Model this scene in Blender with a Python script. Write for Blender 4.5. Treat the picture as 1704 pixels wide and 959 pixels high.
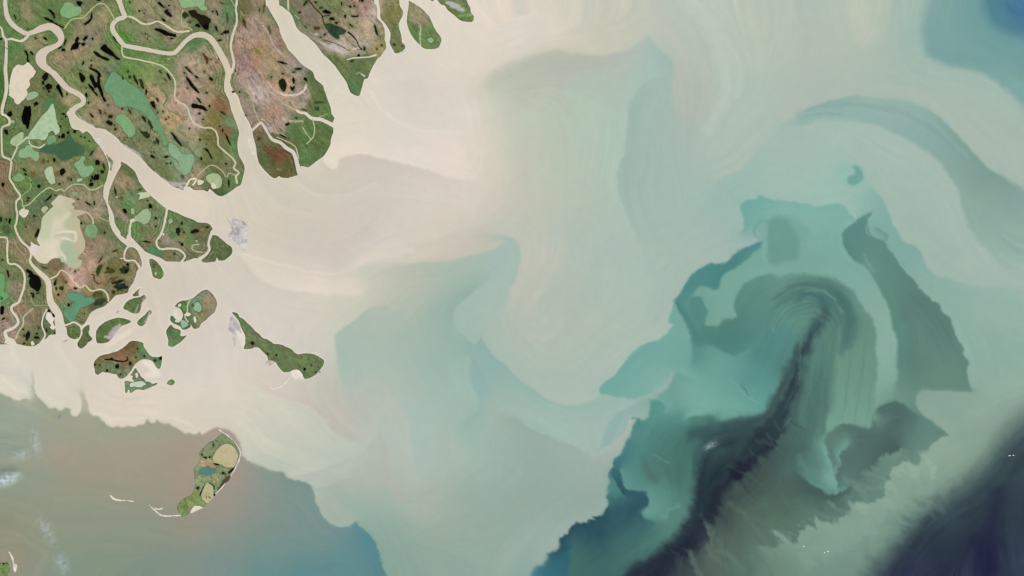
import bpy, bmesh, math, random
import numpy as np
from mathutils.geometry import tessellate_polygon
from mathutils import Vector

# ------------------------------------------------------------------ camera, sky, sun, exposure
S = 60.0                       # metres per photo pixel: the frame is about 102 km wide
W, H = 1704.0, 959.0
CAM_H = 400000.0               # height of a low orbit
scn = bpy.context.scene
for o in list(bpy.data.objects): bpy.data.objects.remove(o)
col = scn.collection

cam_d = bpy.data.cameras.new('camera'); cam = bpy.data.objects.new('camera', cam_d); col.objects.link(cam)
cam.location = (0, 0, CAM_H)
cam_d.sensor_width = 36.0
cam_d.lens = 36.0 * CAM_H / (W * S)
cam_d.clip_start = 1000.0; cam_d.clip_end = 4.0e6
scn.camera = cam

SUN_EL, SUN_AZ = math.radians(46), math.radians(150)      # azimuth clockwise from north (+Y)
wd = bpy.data.worlds.new('World'); scn.world = wd; wd.use_nodes = True
wn = wd.node_tree.nodes; wl = wd.node_tree.links
bg = wn['Background']; bg.inputs['Strength'].default_value = 0.06
sky = wn.new('ShaderNodeTexSky'); sky.sky_type = 'NISHITA'; sky.sun_disc = False
sky.sun_elevation = SUN_EL; sky.sun_rotation = SUN_AZ
wl.new(sky.outputs[0], bg.inputs['Color'])
sun_d = bpy.data.lights.new('sun', 'SUN'); sun_d.energy = 3.6; sun_d.angle = math.radians(0.53); sun_d.color = (1.0, 0.955, 0.90)
sun = bpy.data.objects.new('sun', sun_d); col.objects.link(sun)
sd = Vector((math.sin(SUN_AZ)*math.cos(SUN_EL), math.cos(SUN_AZ)*math.cos(SUN_EL), math.sin(SUN_EL)))
sun.rotation_euler = sd.to_track_quat('Z', 'Y').to_euler(); sun.location = (0, 0, 60000)
vs = scn.view_settings
vs.view_transform = 'Standard'; vs.look = 'None'; vs.gamma = 1.0; vs.use_curve_mapping = False
vs.exposure = 1.02
ALB = np.array([0.528, 0.526, 0.514])       # photo tone -> surface albedo

# ------------------------------------------------------------------ helpers
rng = np.random.RandomState(7)
random.seed(7)
def wx(x): return (np.asarray(x) - W/2) * S
def wy(y): return (H/2 - np.asarray(y)) * S

def lin(h):
    c = np.array([int(h[i:i+2], 16) for i in (0, 2, 4)]) / 255.0
    return np.where(c <= 0.04045, c/12.92, ((c+0.055)/1.055)**2.4)

TILE = dict(A=(0,0),B=(200,0),C=(400,0),D=(600,0),E=(0,150),F=(200,150),G=(380,150),H=(0,300),I=(200,300),
            J=(0,440),K=(180,430),L=(130,540),M=(360,500),N=(240,700))
TSC = {k: 5.995 for k in TILE}
TILE['O'] = (0,680); TSC['O'] = 4.796
TILE['P'] = (0,800); TSC['P'] = 5.012
TILE['X'] = (0,0); TSC['X'] = 1.0
def pts(s, t='X'):
    out = []
    for tok in s.split():
        if tok[0] == '@': t = tok[1]; continue
        v = [float(a) for a in tok.split(',')]
        ox, oy = TILE[t]; k = TSC[t]
        out.append([ox + v[0]/k, oy + v[1]/k] + v[2:])
    return out

def catmull(P, n=5, closed=False):
    P = np.array(P, float); m = len(P)
    if m < 3 and not closed: 
        t = np.linspace(0, 1, n+1)[:, None]; return P[0]*(1-t) + P[-1]*t
    out = []
    rngi = range(m) if closed else range(m-1)
    for i in rngi:
        if closed: p0, p1, p2, p3 = P[(i-1) % m], P[i], P[(i+1) % m], P[(i+2) % m]
        else: p0, p1, p2, p3 = P[max(i-1, 0)], P[i], P[i+1], P[min(i+2, m-1)]
        for k in range(n):
            t = k/n
            out.append(0.5*((2*p1) + (-p0+p2)*t + (2*p0-5*p1+4*p2-p3)*t*t + (-p0+3*p1-3*p2+p3)*t**3))
    if not closed: out.append(P[-1])
    return np.array(out)

def hash2(ix, iy, seed):
    n = (ix.astype(np.int64)*374761393 + iy.astype(np.int64)*668265263 + seed*982451653) & 0xffffffff
    n = ((n ^ (n >> 13))*1274126177) & 0xffffffff
    n = ((n ^ (n >> 16))*2246822519) & 0xffffffff
    return ((n ^ (n >> 15)) & 0xffffff) / float(0xffffff)
def vnoise(x, y, seed=0):
    x0 = np.floor(x); y0 = np.floor(y); fx = x-x0; fy = y-y0
    fx = fx*fx*fx*(fx*(fx*6-15)+10); fy = fy*fy*fy*(fy*(fy*6-15)+10)
    a = hash2(x0, y0, seed); b = hash2(x0+1, y0, seed); c = hash2(x0, y0+1, seed); d = hash2(x0+1, y0+1, seed)
    return (a*(1-fx)+b*fx)*(1-fy) + (c*(1-fx)+d*fx)*fy
def fbm(x, y, seed=0, octv=4, gain=0.5):
    s = 0; a = 1; t = 0
    for i in range(octv):
        s = s + a*(vnoise(x*2**i, y*2**i, seed+i*17)*2-1); t += a; a *= gain
    return s/t

def set_props(o, label=None, cat=None, group=None, kind=None):
    if label: o['label'] = label
    if cat: o['category'] = cat
    if group: o['group'] = group
    if kind: o['kind'] = kind

def mesh_obj(name, V, T, mat, colors=None, parent=None, smooth=False):
    me = bpy.data.meshes.new(name)
    V = np.asarray(V, np.float32); T = np.asarray(T, np.int32); k = T.shape[1]
    me.vertices.add(len(V)); me.vertices.foreach_set('co', V.ravel())
    me.loops.add(T.size); me.loops.foreach_set('vertex_index', T.ravel())
    me.polygons.add(len(T)); me.polygons.foreach_set('loop_start', np.arange(0, T.size, k, dtype=np.int32))
    me.update(calc_edges=True)
    if colors is not None:
        a = me.color_attributes.new('tint', 'FLOAT_COLOR', 'POINT')
        c4 = np.ones((len(V), 4), np.float32); c4[:, :3] = colors
        a.data.foreach_set('color', c4.ravel())
    me.materials.append(mat)
    o = bpy.data.objects.new(name, me); col.objects.link(o)
    if parent is not None:
        o.parent = parent; o.matrix_parent_inverse = parent.matrix_world.inverted()
    return o

# ------------------------------------------------------------------ materials
def mk(name): 
    m = bpy.data.materials.new(name); m.use_nodes = True
    return m, m.node_tree.nodes, m.node_tree.links, m.node_tree.nodes['Principled BSDF']
def tinted(name, rough, spec, layers, bump=0.0, bscale=1/300.0):
    """base colour = vertex tint * several octaves of object-space noise"""
    m, n, l, b = mk(name)
    b.inputs['Roughness'].default_value = rough; b.inputs['Specular IOR Level'].default_value = spec
    at = n.new('ShaderNodeAttribute'); at.attribute_name = 'tint'
    tc = n.new('ShaderNodeTexCoord'); cur = at.outputs['Color']
    for sc, lo, hi, ca, cb in layers:
        no = n.new('ShaderNodeTexNoise'); no.inputs['Scale'].default_value = sc; no.inputs['Detail'].default_value = 4
        l.new(tc.outputs['Object'], no.inputs['Vector'])
        rp = n.new('ShaderNodeValToRGB'); rp.color_ramp.elements[0].position = lo; rp.color_ramp.elements[1].position = hi
        rp.color_ramp.elements[0].color = (*ca, 1); rp.color_ramp.elements[1].color = (*cb, 1)
        l.new(no.outputs['Fac'], rp.inputs['Fac'])
        mx = n.new('ShaderNodeMix'); mx.data_type = 'RGBA'; mx.blend_type = 'MULTIPLY'; mx.inputs[0].default_value = 1
        l.new(cur, mx.inputs[6]); l.new(rp.outputs['Color'], mx.inputs[7]); cur = mx.outputs[2]
    l.new(cur, b.inputs['Base Color'])
    if bump > 0:
        no = n.new('ShaderNodeTexNoise'); no.inputs['Scale'].default_value = bscale; no.inputs['Detail'].default_value = 5
        l.new(tc.outputs['Object'], no.inputs['Vector'])
        bp = n.new('ShaderNodeBump'); bp.inputs['Strength'].default_value = bump; bp.inputs['Distance'].default_value = 30.0
        l.new(no.outputs['Fac'], bp.inputs['Height']); l.new(bp.outputs['Normal'], b.inputs['Normal'])
    return m
M_sea = tinted('sea_water', 0.12, 0.04, [(1/900.0, .3, .7, (.985,.985,.985), (1.015,1.015,1.015)), (1/220.0, .3, .7, (.985,.985,.985), (1.015,1.015,1.015)), (1/60.0, .3, .7, (.978,.978,.978), (1.022,1.022,1.022))])
M_land = tinted('tundra', 0.95, 0.03, [(1/420.0, .33, .67, (.90,.90,.90), (1.10,1.10,1.10)), (1/150.0, .35, .65, (.86,.87,.85), (1.15,1.14,1.15))], bump=0.2)
M_mud = tinted('bare_mud', 0.9, 0.05, [(1/400.0, .35, .65, (.94,.94,.95), (1.06,1.06,1.05))])
def pond_mat(hexcol, rough=0.25):
    """still water: silt clouds drift through the pale lakes, peat stains the dark ones"""
    m, n, l, b = mk('pond_water_' + hexcol)
    c = lin(hexcol)*ALB; k = 0.06 if c.mean() > .22 else 0.13 if c.mean() > .04 else 0.40
    b.inputs['Roughness'].default_value = rough; b.inputs['Specular IOR Level'].default_value = 0.04
    tc = n.new('ShaderNodeTexCoord'); no = n.new('ShaderNodeTexNoise'); no.inputs['Scale'].default_value = 1/650.0; no.inputs['Detail'].default_value = 5; no.inputs['Distortion'].default_value = 1.4
    l.new(tc.outputs['Object'], no.inputs['Vector'])
    rp = n.new('ShaderNodeValToRGB'); rp.color_ramp.elements[0].position = .32; rp.color_ramp.elements[1].position = .68
    rp.color_ramp.elements[0].color = (*(c*np.array([1-k, 1-k*.8, 1-k])), 1); rp.color_ramp.elements[1].color = (*(c*np.array([1+k, 1+k*.8, 1+k*.9])), 1)
    l.new(no.outputs['Fac'], rp.inputs['Fac']); l.new(rp.outputs['Color'], b.inputs['Base Color'])
    return m
_pm = {}
def PM(h):
    if h not in _pm: _pm[h] = pond_mat(h)
    return _pm[h]

# ------------------------------------------------------------------ grid tools
class Grid:
    def __init__(s, xs, ys):
        s.xs = np.asarray(xs, float); s.ys = np.asarray(ys, float); s.nx = len(xs); s.ny = len(ys)
    def win(s, x0, x1, y0, y1):
        i0 = np.searchsorted(s.xs, x0); i1 = np.searchsorted(s.xs, x1); j0 = np.searchsorted(s.ys, y0); j1 = np.searchsorted(s.ys, y1)
        return i0, i1, j0, j1
    def seg_min(s, D, a, b, ra, rb, pad, extra=None):
        """D = min(D, distance to the tapered segment a-b)"""
        r = max(ra, rb) + pad
        i0, i1, j0, j1 = s.win(min(a[0], b[0])-r, max(a[0], b[0])+r, min(a[1], b[1])-r, max(a[1], b[1])+r)
        if i0 >= i1 or j0 >= j1: return
        X = s.xs[i0:i1][None, :]; Y = s.ys[j0:j1][:, None]
        dx, dy = b[0]-a[0], b[1]-a[1]; L2 = dx*dx+dy*dy+1e-9
        t = np.clip(((X-a[0])*dx + (Y-a[1])*dy)/L2, 0, 1)
        d = np.hypot(X-a[0]-t*dx, Y-a[1]-t*dy) - (ra+(rb-ra)*t)
        sub = D[j0:j1, i0:i1]
        np.minimum(sub, d, out=sub)
    def inside(s, poly):
        M = np.zeros((s.ny, s.nx), bool); P = np.asarray(poly); Q = np.roll(P, -1, 0)
        j0 = np.searchsorted(s.ys, P[:, 1].min()); j1 = np.searchsorted(s.ys, P[:, 1].max())
        for j in range(j0, j1):
            y = s.ys[j]; m = (P[:, 1] > y) != (Q[:, 1] > y)
            xc = np.sort(P[m, 0] + (y-P[m, 1])/(Q[m, 1]-P[m, 1])*(Q[m, 0]-P[m, 0]))
            for k in range(0, len(xc)-1, 2):
                a = np.searchsorted(s.xs, xc[k]); b = np.searchsorted(s.xs, xc[k+1]); M[j, a:b] = True
        return M
    def sdf(s, poly, pad=6.0):
        D = np.full((s.ny, s.nx), pad); P = np.asarray(poly)
        for a, b in zip(P, np.roll(P, -1, 0)): s.seg_min(D, a, b, 0, 0, pad)
        return np.where(s.inside(poly), -D, D)
    def stroke(s, path, pad):
        """path rows x,y,width -> signed distance to the ribbon"""
        D = np.full((s.ny, s.nx), 1e6)
        for a, b in zip(path[:-1], path[1:]): s.seg_min(D, a, b, a[2]/2, b[2]/2, pad)
        return D

def clip_tris(xs, ys, Sd, C):
    """marching triangles on a grid: keeps Sd<0. returns X,Y,inner flag,colours,tris,owner node of every tri"""
    ny, nx = Sd.shape; s = Sd.ravel()
    XX, YY = np.meshgrid(xs, ys); X = XX.ravel(); Y = YY.ravel()
    idx = np.arange(nx*ny).reshape(ny, nx)
    a = idx[:-1, :-1].ravel(); b = idx[:-1, 1:].ravel(); c = idx[1:, 1:].ravel(); d = idx[1:, :-1].ravel()
    T = np.concatenate([np.stack([a, d, c], 1), np.stack([a, c, b], 1)])
    ins = s < 0; n_in = ins[T].sum(1)
    full = T[n_in == 3]
    out_t = [full]; own = [full[:, 0]]
    NX, NY, NC, base = [X], [Y], [C.reshape(-1, 3)], nx*ny
    inner = [np.where(s < 0, 1.0, 0.0)]
    def cross(p, q):
        nonlocal base
        t = (s[p]/(s[p]-s[q]))
        NX.append(X[p]+(X[q]-X[p])*t); NY.append(Y[p]+(Y[q]-Y[p])*t)
        NC.append(C.reshape(-1, 3)[p]); inner.append(np.zeros(len(p)))
        r = np.arange(base, base+len(p)); base += len(p); return r
    for cnt, flag in ((1, True), (2, False)):
        U = T[n_in == cnt]; 
        if not len(U): continue
        k = np.argmax(ins[U] == flag, 1); r = np.arange(len(U))
        p, q, w = U[r, k], U[r, (k+1) % 3], U[r, (k+2) % 3]
        if cnt == 1:
            e1 = cross(p, q); e2 = cross(p, w); out_t.append(np.stack([p, e1, e2], 1)); own.append(p)
        else:
            e1 = cross(q, p); e2 = cross(w, p)
            out_t.append(np.stack([e1, q, w], 1)); own.append(q); out_t.append(np.stack([e1, w, e2], 1)); own.append(q)
    return np.concatenate(NX), np.concatenate(NY), np.concatenate(inner), np.concatenate(NC), np.concatenate(out_t), np.concatenate(own)

def spread(lo, hi, step, far_lo, far_hi, g=1.35):
    mid = np.arange(lo, hi+step*0.5, step); a = []; b = []
    d = step; x = lo
    while x > far_lo: d = min(d*g, 400); x -= d; a.append(x)
    d = step; x = mid[-1]
    while x < far_hi: d = min(d*g, 400); x += d; b.append(x)
    return np.concatenate([a[::-1], mid, b])


# ------------------------------------------------------------------ land outlines (traced), channels
LAND = [
 # main delta, both sides of the meandering channels
 "-1500,-900 442,-900 442,-100 442,0 @C 270,60 300,120 340,190 380,260 405,350 450,440 480,500 540,560 590,620 650,670 720,720 750,790 820,850 840,910 "
 "@G 960,0 975,50 1000,120 1020,180 1030,240 1060,280 1040,330 1045,350 1050,390 1045,430 1025,480 1020,540 990,600 950,660 880,710 830,750 790,770 720,760 "
 "715,800 710,830 690,850 620,870 590,880 520,870 510,855 490,870 450,880 400,840 340,780 300,710 285,640 275,560 255,490 240,430 235,400 210,330 170,260 140,190 120,130 90,50 "
 "@X 386,149 380,143 374,152 381,167 385,183 390,197 394,207 398,222 395,238 397,257 405,272 407,283 403,300 400,308 393,312 385,318 377,323 368,327 360,324 353,318 349,314 345,319 338,317 "
 "323,316 317,312 308,310 305,317 298,314 290,312 280,305 267,295 250,280 235,264 222,254 208,245 200,236 190,226 175,216 157,212 145,205 133,198 125,189 123,181 111,187 115,198 117,208 122,215 132,217 138,222 "
 "143,219 150,223 158,235 167,245 175,258 180,270 181,283 177,300 173,310 172,328 177,338 181,355 182,370 188,385 200,400 210,408 213,411 222,412 228,417 233,427 236,438 234,446 229,450 225,462 222,470 "
 "215,480 212,487 203,490 193,492 183,502 173,510 160,515 152,520 147,528 142,537 135,542 123,535 115,539 108,545 95,556 83,558 78,563 70,568 60,575 50,577 38,575 28,572 23,565 13,562 8,568 3,572 -40,574 -1500,590",
 # tongue between the broad river and the strip channels
 "464,-900 464,-100 464,0 @C 410,60 470,110 510,150 540,220 560,270 600,320 660,360 720,410 780,480 830,550 900,610 950,670 1000,740 1050,810 1080,880 "
 "@X 581,149 585,156 596,160 600,155 606,133 612,130 619,114 629,97 @D 195,570 250,490 255,450 240,400 245,350 235,290 210,230 165,180 165,120 155,40 135,0 @X 620,-100 616,-900",
 "631,-300 630,-60 @D 180,0 195,90 200,180 240,230 280,290 300,350 290,430 320,490 335,525 370,535 410,515 445,480 440,450 415,420 410,370 390,300 380,250 390,210 415,170 425,120 400,70 385,0 @X 662,-60 664,-300",
 "@D 480,10 520,30 600,80 680,160 710,220 740,290 805,380 800,430 770,480 700,492 640,485 590,450 520,370 480,290 462,220 470,120 480,60",
 "690,-200 705,-60 @D 765,0 840,60 870,100 930,150 980,195 1010,210 1110,220 1130,170 1100,120 1095,80 1060,0 @X 772,-40 768,-200",
 "@D 690,-20 700,5 720,14 738,-10",
 # wedge south of the first river
 "202,269 222,283 230,298 @I 190,20 260,110 300,150 370,210 440,270 480,290 560,325 640,360 720,390 780,420 870,430 915,470 920,520 900,600 885,700 800,780 740,780 680,800 620,820 540,810 460,810 390,770 330,750 250,710 190,650 140,600 105,560 100,530 70,560 60,590 20,560 0,545 "
 "@H 1199,520 1150,440 1130,340 1080,220 1085,130 1120,30 @X 192,293 201,276",
 "@I 900,560 960,550 1000,580 1060,630 1110,670 1120,720 1090,760 1040,800 980,800 965,770 950,810 900,815 850,825 810,800 860,755 893,700 888,630",
 "@K 410,10 450,10 500,50 540,110 555,160 540,190 520,210 480,200 445,180 430,110 415,60",
 "@K 325,295 300,340 308,368 280,380 240,375 280,330",
 "@K 360,365 380,400 340,440 325,510 300,550 230,545 190,520 150,495 190,430 250,400 320,385",
 "@K 415,510 435,545 400,580 380,640 330,680 290,650 310,610 370,560",
 "@J 955,700 975,640 1010,600 1060,570 1120,545 1199,532 @K 60,598 130,595 190,610 230,635 180,660 140,672 100,715 65,765 30,815 5,832 @J 1080,775 1040,785 970,785",
 "@J 660,610 700,600 740,580 790,620 805,670 790,730 740,745 680,720 665,660",
 "@J 890,605 895,640 885,690 925,745 880,780 860,810 805,840 770,800 800,740 820,690 820,650 850,620",
 "@K 665,480 690,450 730,425 800,415 850,395 900,350 950,320 990,315 1030,345 1065,390 1085,440 1080,490 1060,540 1010,580 970,620 930,650 910,690 860,705 835,680 825,655 818,690 750,715 715,680 650,650 620,620 625,575 650,580 670,605 700,640 725,620 745,580 740,540 710,500 690,490",
 "@K 625,665 660,695 715,715 725,745 720,770 750,780 790,765 740,820 690,860 640,885 600,870 600,820 580,750 585,710",
 "@L 540,165 640,180 655,220 690,270 730,320 800,325 840,315 835,370 820,430 800,445 770,410 740,370 690,350 640,350 600,375 560,410 540,450 510,490 470,530 430,545 400,530 385,500 330,490 280,480 245,475 215,495 195,505 170,490 165,440 155,410 170,360 220,315 300,295 380,270 430,245 480,205",
 "@L 575,435 600,480 620,500 625,520 660,545 675,570 720,575 740,595 790,580 780,600 720,630 650,655 590,650 520,690 512,660 500,650 492,680 472,685 468,620 465,570 500,565 560,575 540,545 545,515 520,510 545,475",
 "@L 885,590 905,560 930,545 965,570 950,600 915,605",
 "@M 155,120 180,120 215,135 235,170 270,185 310,230 350,260 390,305 430,340 470,380 510,390 550,415 580,435 640,440 700,465 750,490 810,540 870,530 940,530 1000,550 1050,580 1075,610 1060,660 1020,710 980,750 920,780 875,780 860,740 830,700 790,690 740,710 680,720 640,690 610,650 590,620 550,600 520,595 500,550 470,520 430,480 390,470 340,485 290,485 275,475 290,420 285,350 260,300 240,250 220,200 180,150",
 "@N 780,135 850,175 910,230 950,320 945,370 900,470 850,550 800,620 740,700 700,750 660,800 610,840 590,870 540,850 490,860 460,910 430,940 370,955 330,880 340,830 390,780 450,750 480,720 500,680 510,620 500,560 495,490 520,450 545,420 560,370 545,330 590,270 650,215 690,200 740,160",
 "@P -600,690 0,685 50,685 75,700 80,760 60,797 @X 8,975 -120,1010",
]
# open channels: x,y,width in pixels
CHAN = [
 "5,-300,6 8.5,-20,6.5 8.5,0,6.5 9.5,15,7 13,30,8 22,42,8 35,52,7.5 46,56,7 57,53,8 70,47,11 83,44.5,12 93,49,13 100,58,12 101.5,67,9.5 97,74,8.5 88,79,8.5 77,84,12 69,92,16 68,101,17 73,110,12 82,117,9.5 92,125,9.5 102,137,10 112,147,9 125,154,8.5 134,159,8.5 139,166,8 137,173,7.5 128,178,8 119,186,10 118,194,8",
 "185,-200,8 195,-20,8 198,0,8 204,18,8 207,28,8 195,33,7 187,43,7.5 190,55,8 200,68,8 208,76,7 222,79,7.5 245,83,7 270,88,6.5 288,89,7 297,82,7 310,68,7 322,60,8 335,58,10 347,62,10 357,73,10 367,90,10.5 376,107,10.5 380,122,10 378,138,10 380,150,14",
 "396,-300,4 394,-20,3.4 394,0,3.2 392.6,15,3 394.3,35,3.4 390,50,3.4 385,68,4 384.2,80,4 387.5,95,4 389.2,107,4.2 385.5,120,5",
 "-30,40,3 0,45,3 5,60,4 10,67,4.5 10.5,80,4.4 10,100,5 9,115,6 10,130,6 11,145,6 9,160,5.5 5,175,5 3.5,189,5 10,193,4 16,200,4 15,207,4 8,210,3.2 3,214,3 2.5,225,3 3,243,3 5,260,3 18,267,3.4 18,280,3.2 16,297,3.2 22,307,3.5 25,313,3.5 34,327,3.8 27.5,335,3.2 27,347,3.2 29,358,3.2 27,372,3.2 25,378,3.2 30,392,3.4 37,403,3.5 47,412,3.5 52,423,3.5 50,435,4.5 58,446,6 67,455,8 77,464,9 81,473,9 82,487,9.5 84,502,11.5 90,512,13 96,523,14 99,537,15.5 101,550,17 104,565,19",
 "-40,392,2.6 0,395,2.8 8,395,3 12.5,400,3 12,417,3 14,438,3 26,440,3.2 36,448,3.4 41,460,3.6 40,478,3.6 35,493,3.8 31,503,4 20,510,4 20,518,4 27.5,528,4 30,538,4.4 21,547,4.6 9,552,5 10,560,6 14,568,7",
 "106,542,3 115,539.5,2.6 123,536.5,2.6 130,540,3 137,546,4",
 "78,515,2.4 72,527,2.6 70,543,2.8 75,558,2.8 67,572,3.4",
 "418,219,4 433.5,205,3.4 438,209,3.4 445,220,4 453,232,5 467,238,5.5 477,247,6 487,253,6 492,263,6.2 495,275,7 499,288,9",
 "493.5,184,3.4 500,187.5,4 508.5,189,4.4 518.5,197,5.5 533.5,199,6 545,204,6 557,210,7",
 "278.4,346,4 276,360,3.4 272,378,3 267,392,3.2 261,400,3.2 261,408,3.2 267,415,3.4 280,414,3.2 295,415,3 303,419,3 308,427,3 301,437,3.6",
 "353,386,5 348,400,3.6 347,407,3.6 348.5,415,4 343.5,423,4.2 332,431,5",
 "218,371,3 216,380,3.2 216,388,4 213,395,5",
 "213,411,3.4 207.5,420,3 207.5,432,3 213,434,3 223,434,3 230,441,3.6 234,449,4.5",
]
xl = spread(-4, 800, 1.2, -1500, 801); yl = spread(-4, 964, 1.2, -900, 1100)
LG = Grid(xl, yl)
LX, LY = np.meshgrid(xl, yl)
Sd = np.full(LX.shape, 6.0)
for s_ in LAND:
    P = catmull(pts(s_), 4, True)
    n_ = fbm(P[:, 0]/5, P[:, 1]/5, 3, 2); m_ = fbm(P[:, 0]/5, P[:, 1]/5, 9, 2)
    P = P + np.stack([n_, m_], 1)*0.55
    Sd = np.minimum(Sd, LG.sdf(P))
CH = np.full(LX.shape, 30.0)
for s_ in CHAN:
    P = catmull(pts(s_), 5)
    CH = np.minimum(CH, LG.stroke(P, 30.0))
CH = CH + 0.35*fbm(LX/4, LY/4, 21, 2)
Sd = np.maximum(Sd, -CH)

# ------------------------------------------------------------------ the colour of the water (suspended silt), a diffusion of traced fronts
H_ = 1.5
gx = np.arange(-9, W+9+H_, H_); gy = np.arange(-9, H+9+H_, H_)
NXg, NYg = len(gx), len(gy)
Wt = np.zeros((NYg, NXg), np.float32); Ct = np.zeros((NYg, NXg, 4), np.float32)
def srgb(h): return np.array([int(h[i:i+2], 16) for i in (0, 2, 4)], float)/255
def lerp_list(vals, t):
    vals = np.array(vals, float)
    if vals.ndim == 1: vals = vals[:, None]
    if len(vals) == 1: return np.repeat(vals, len(t), 0)
    f = t*(len(vals)-1); i = np.minimum(f.astype(int), len(vals)-2); f = (f-i)[:, None]
    return vals[i]*(1-f) + vals[i+1]*f
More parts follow.
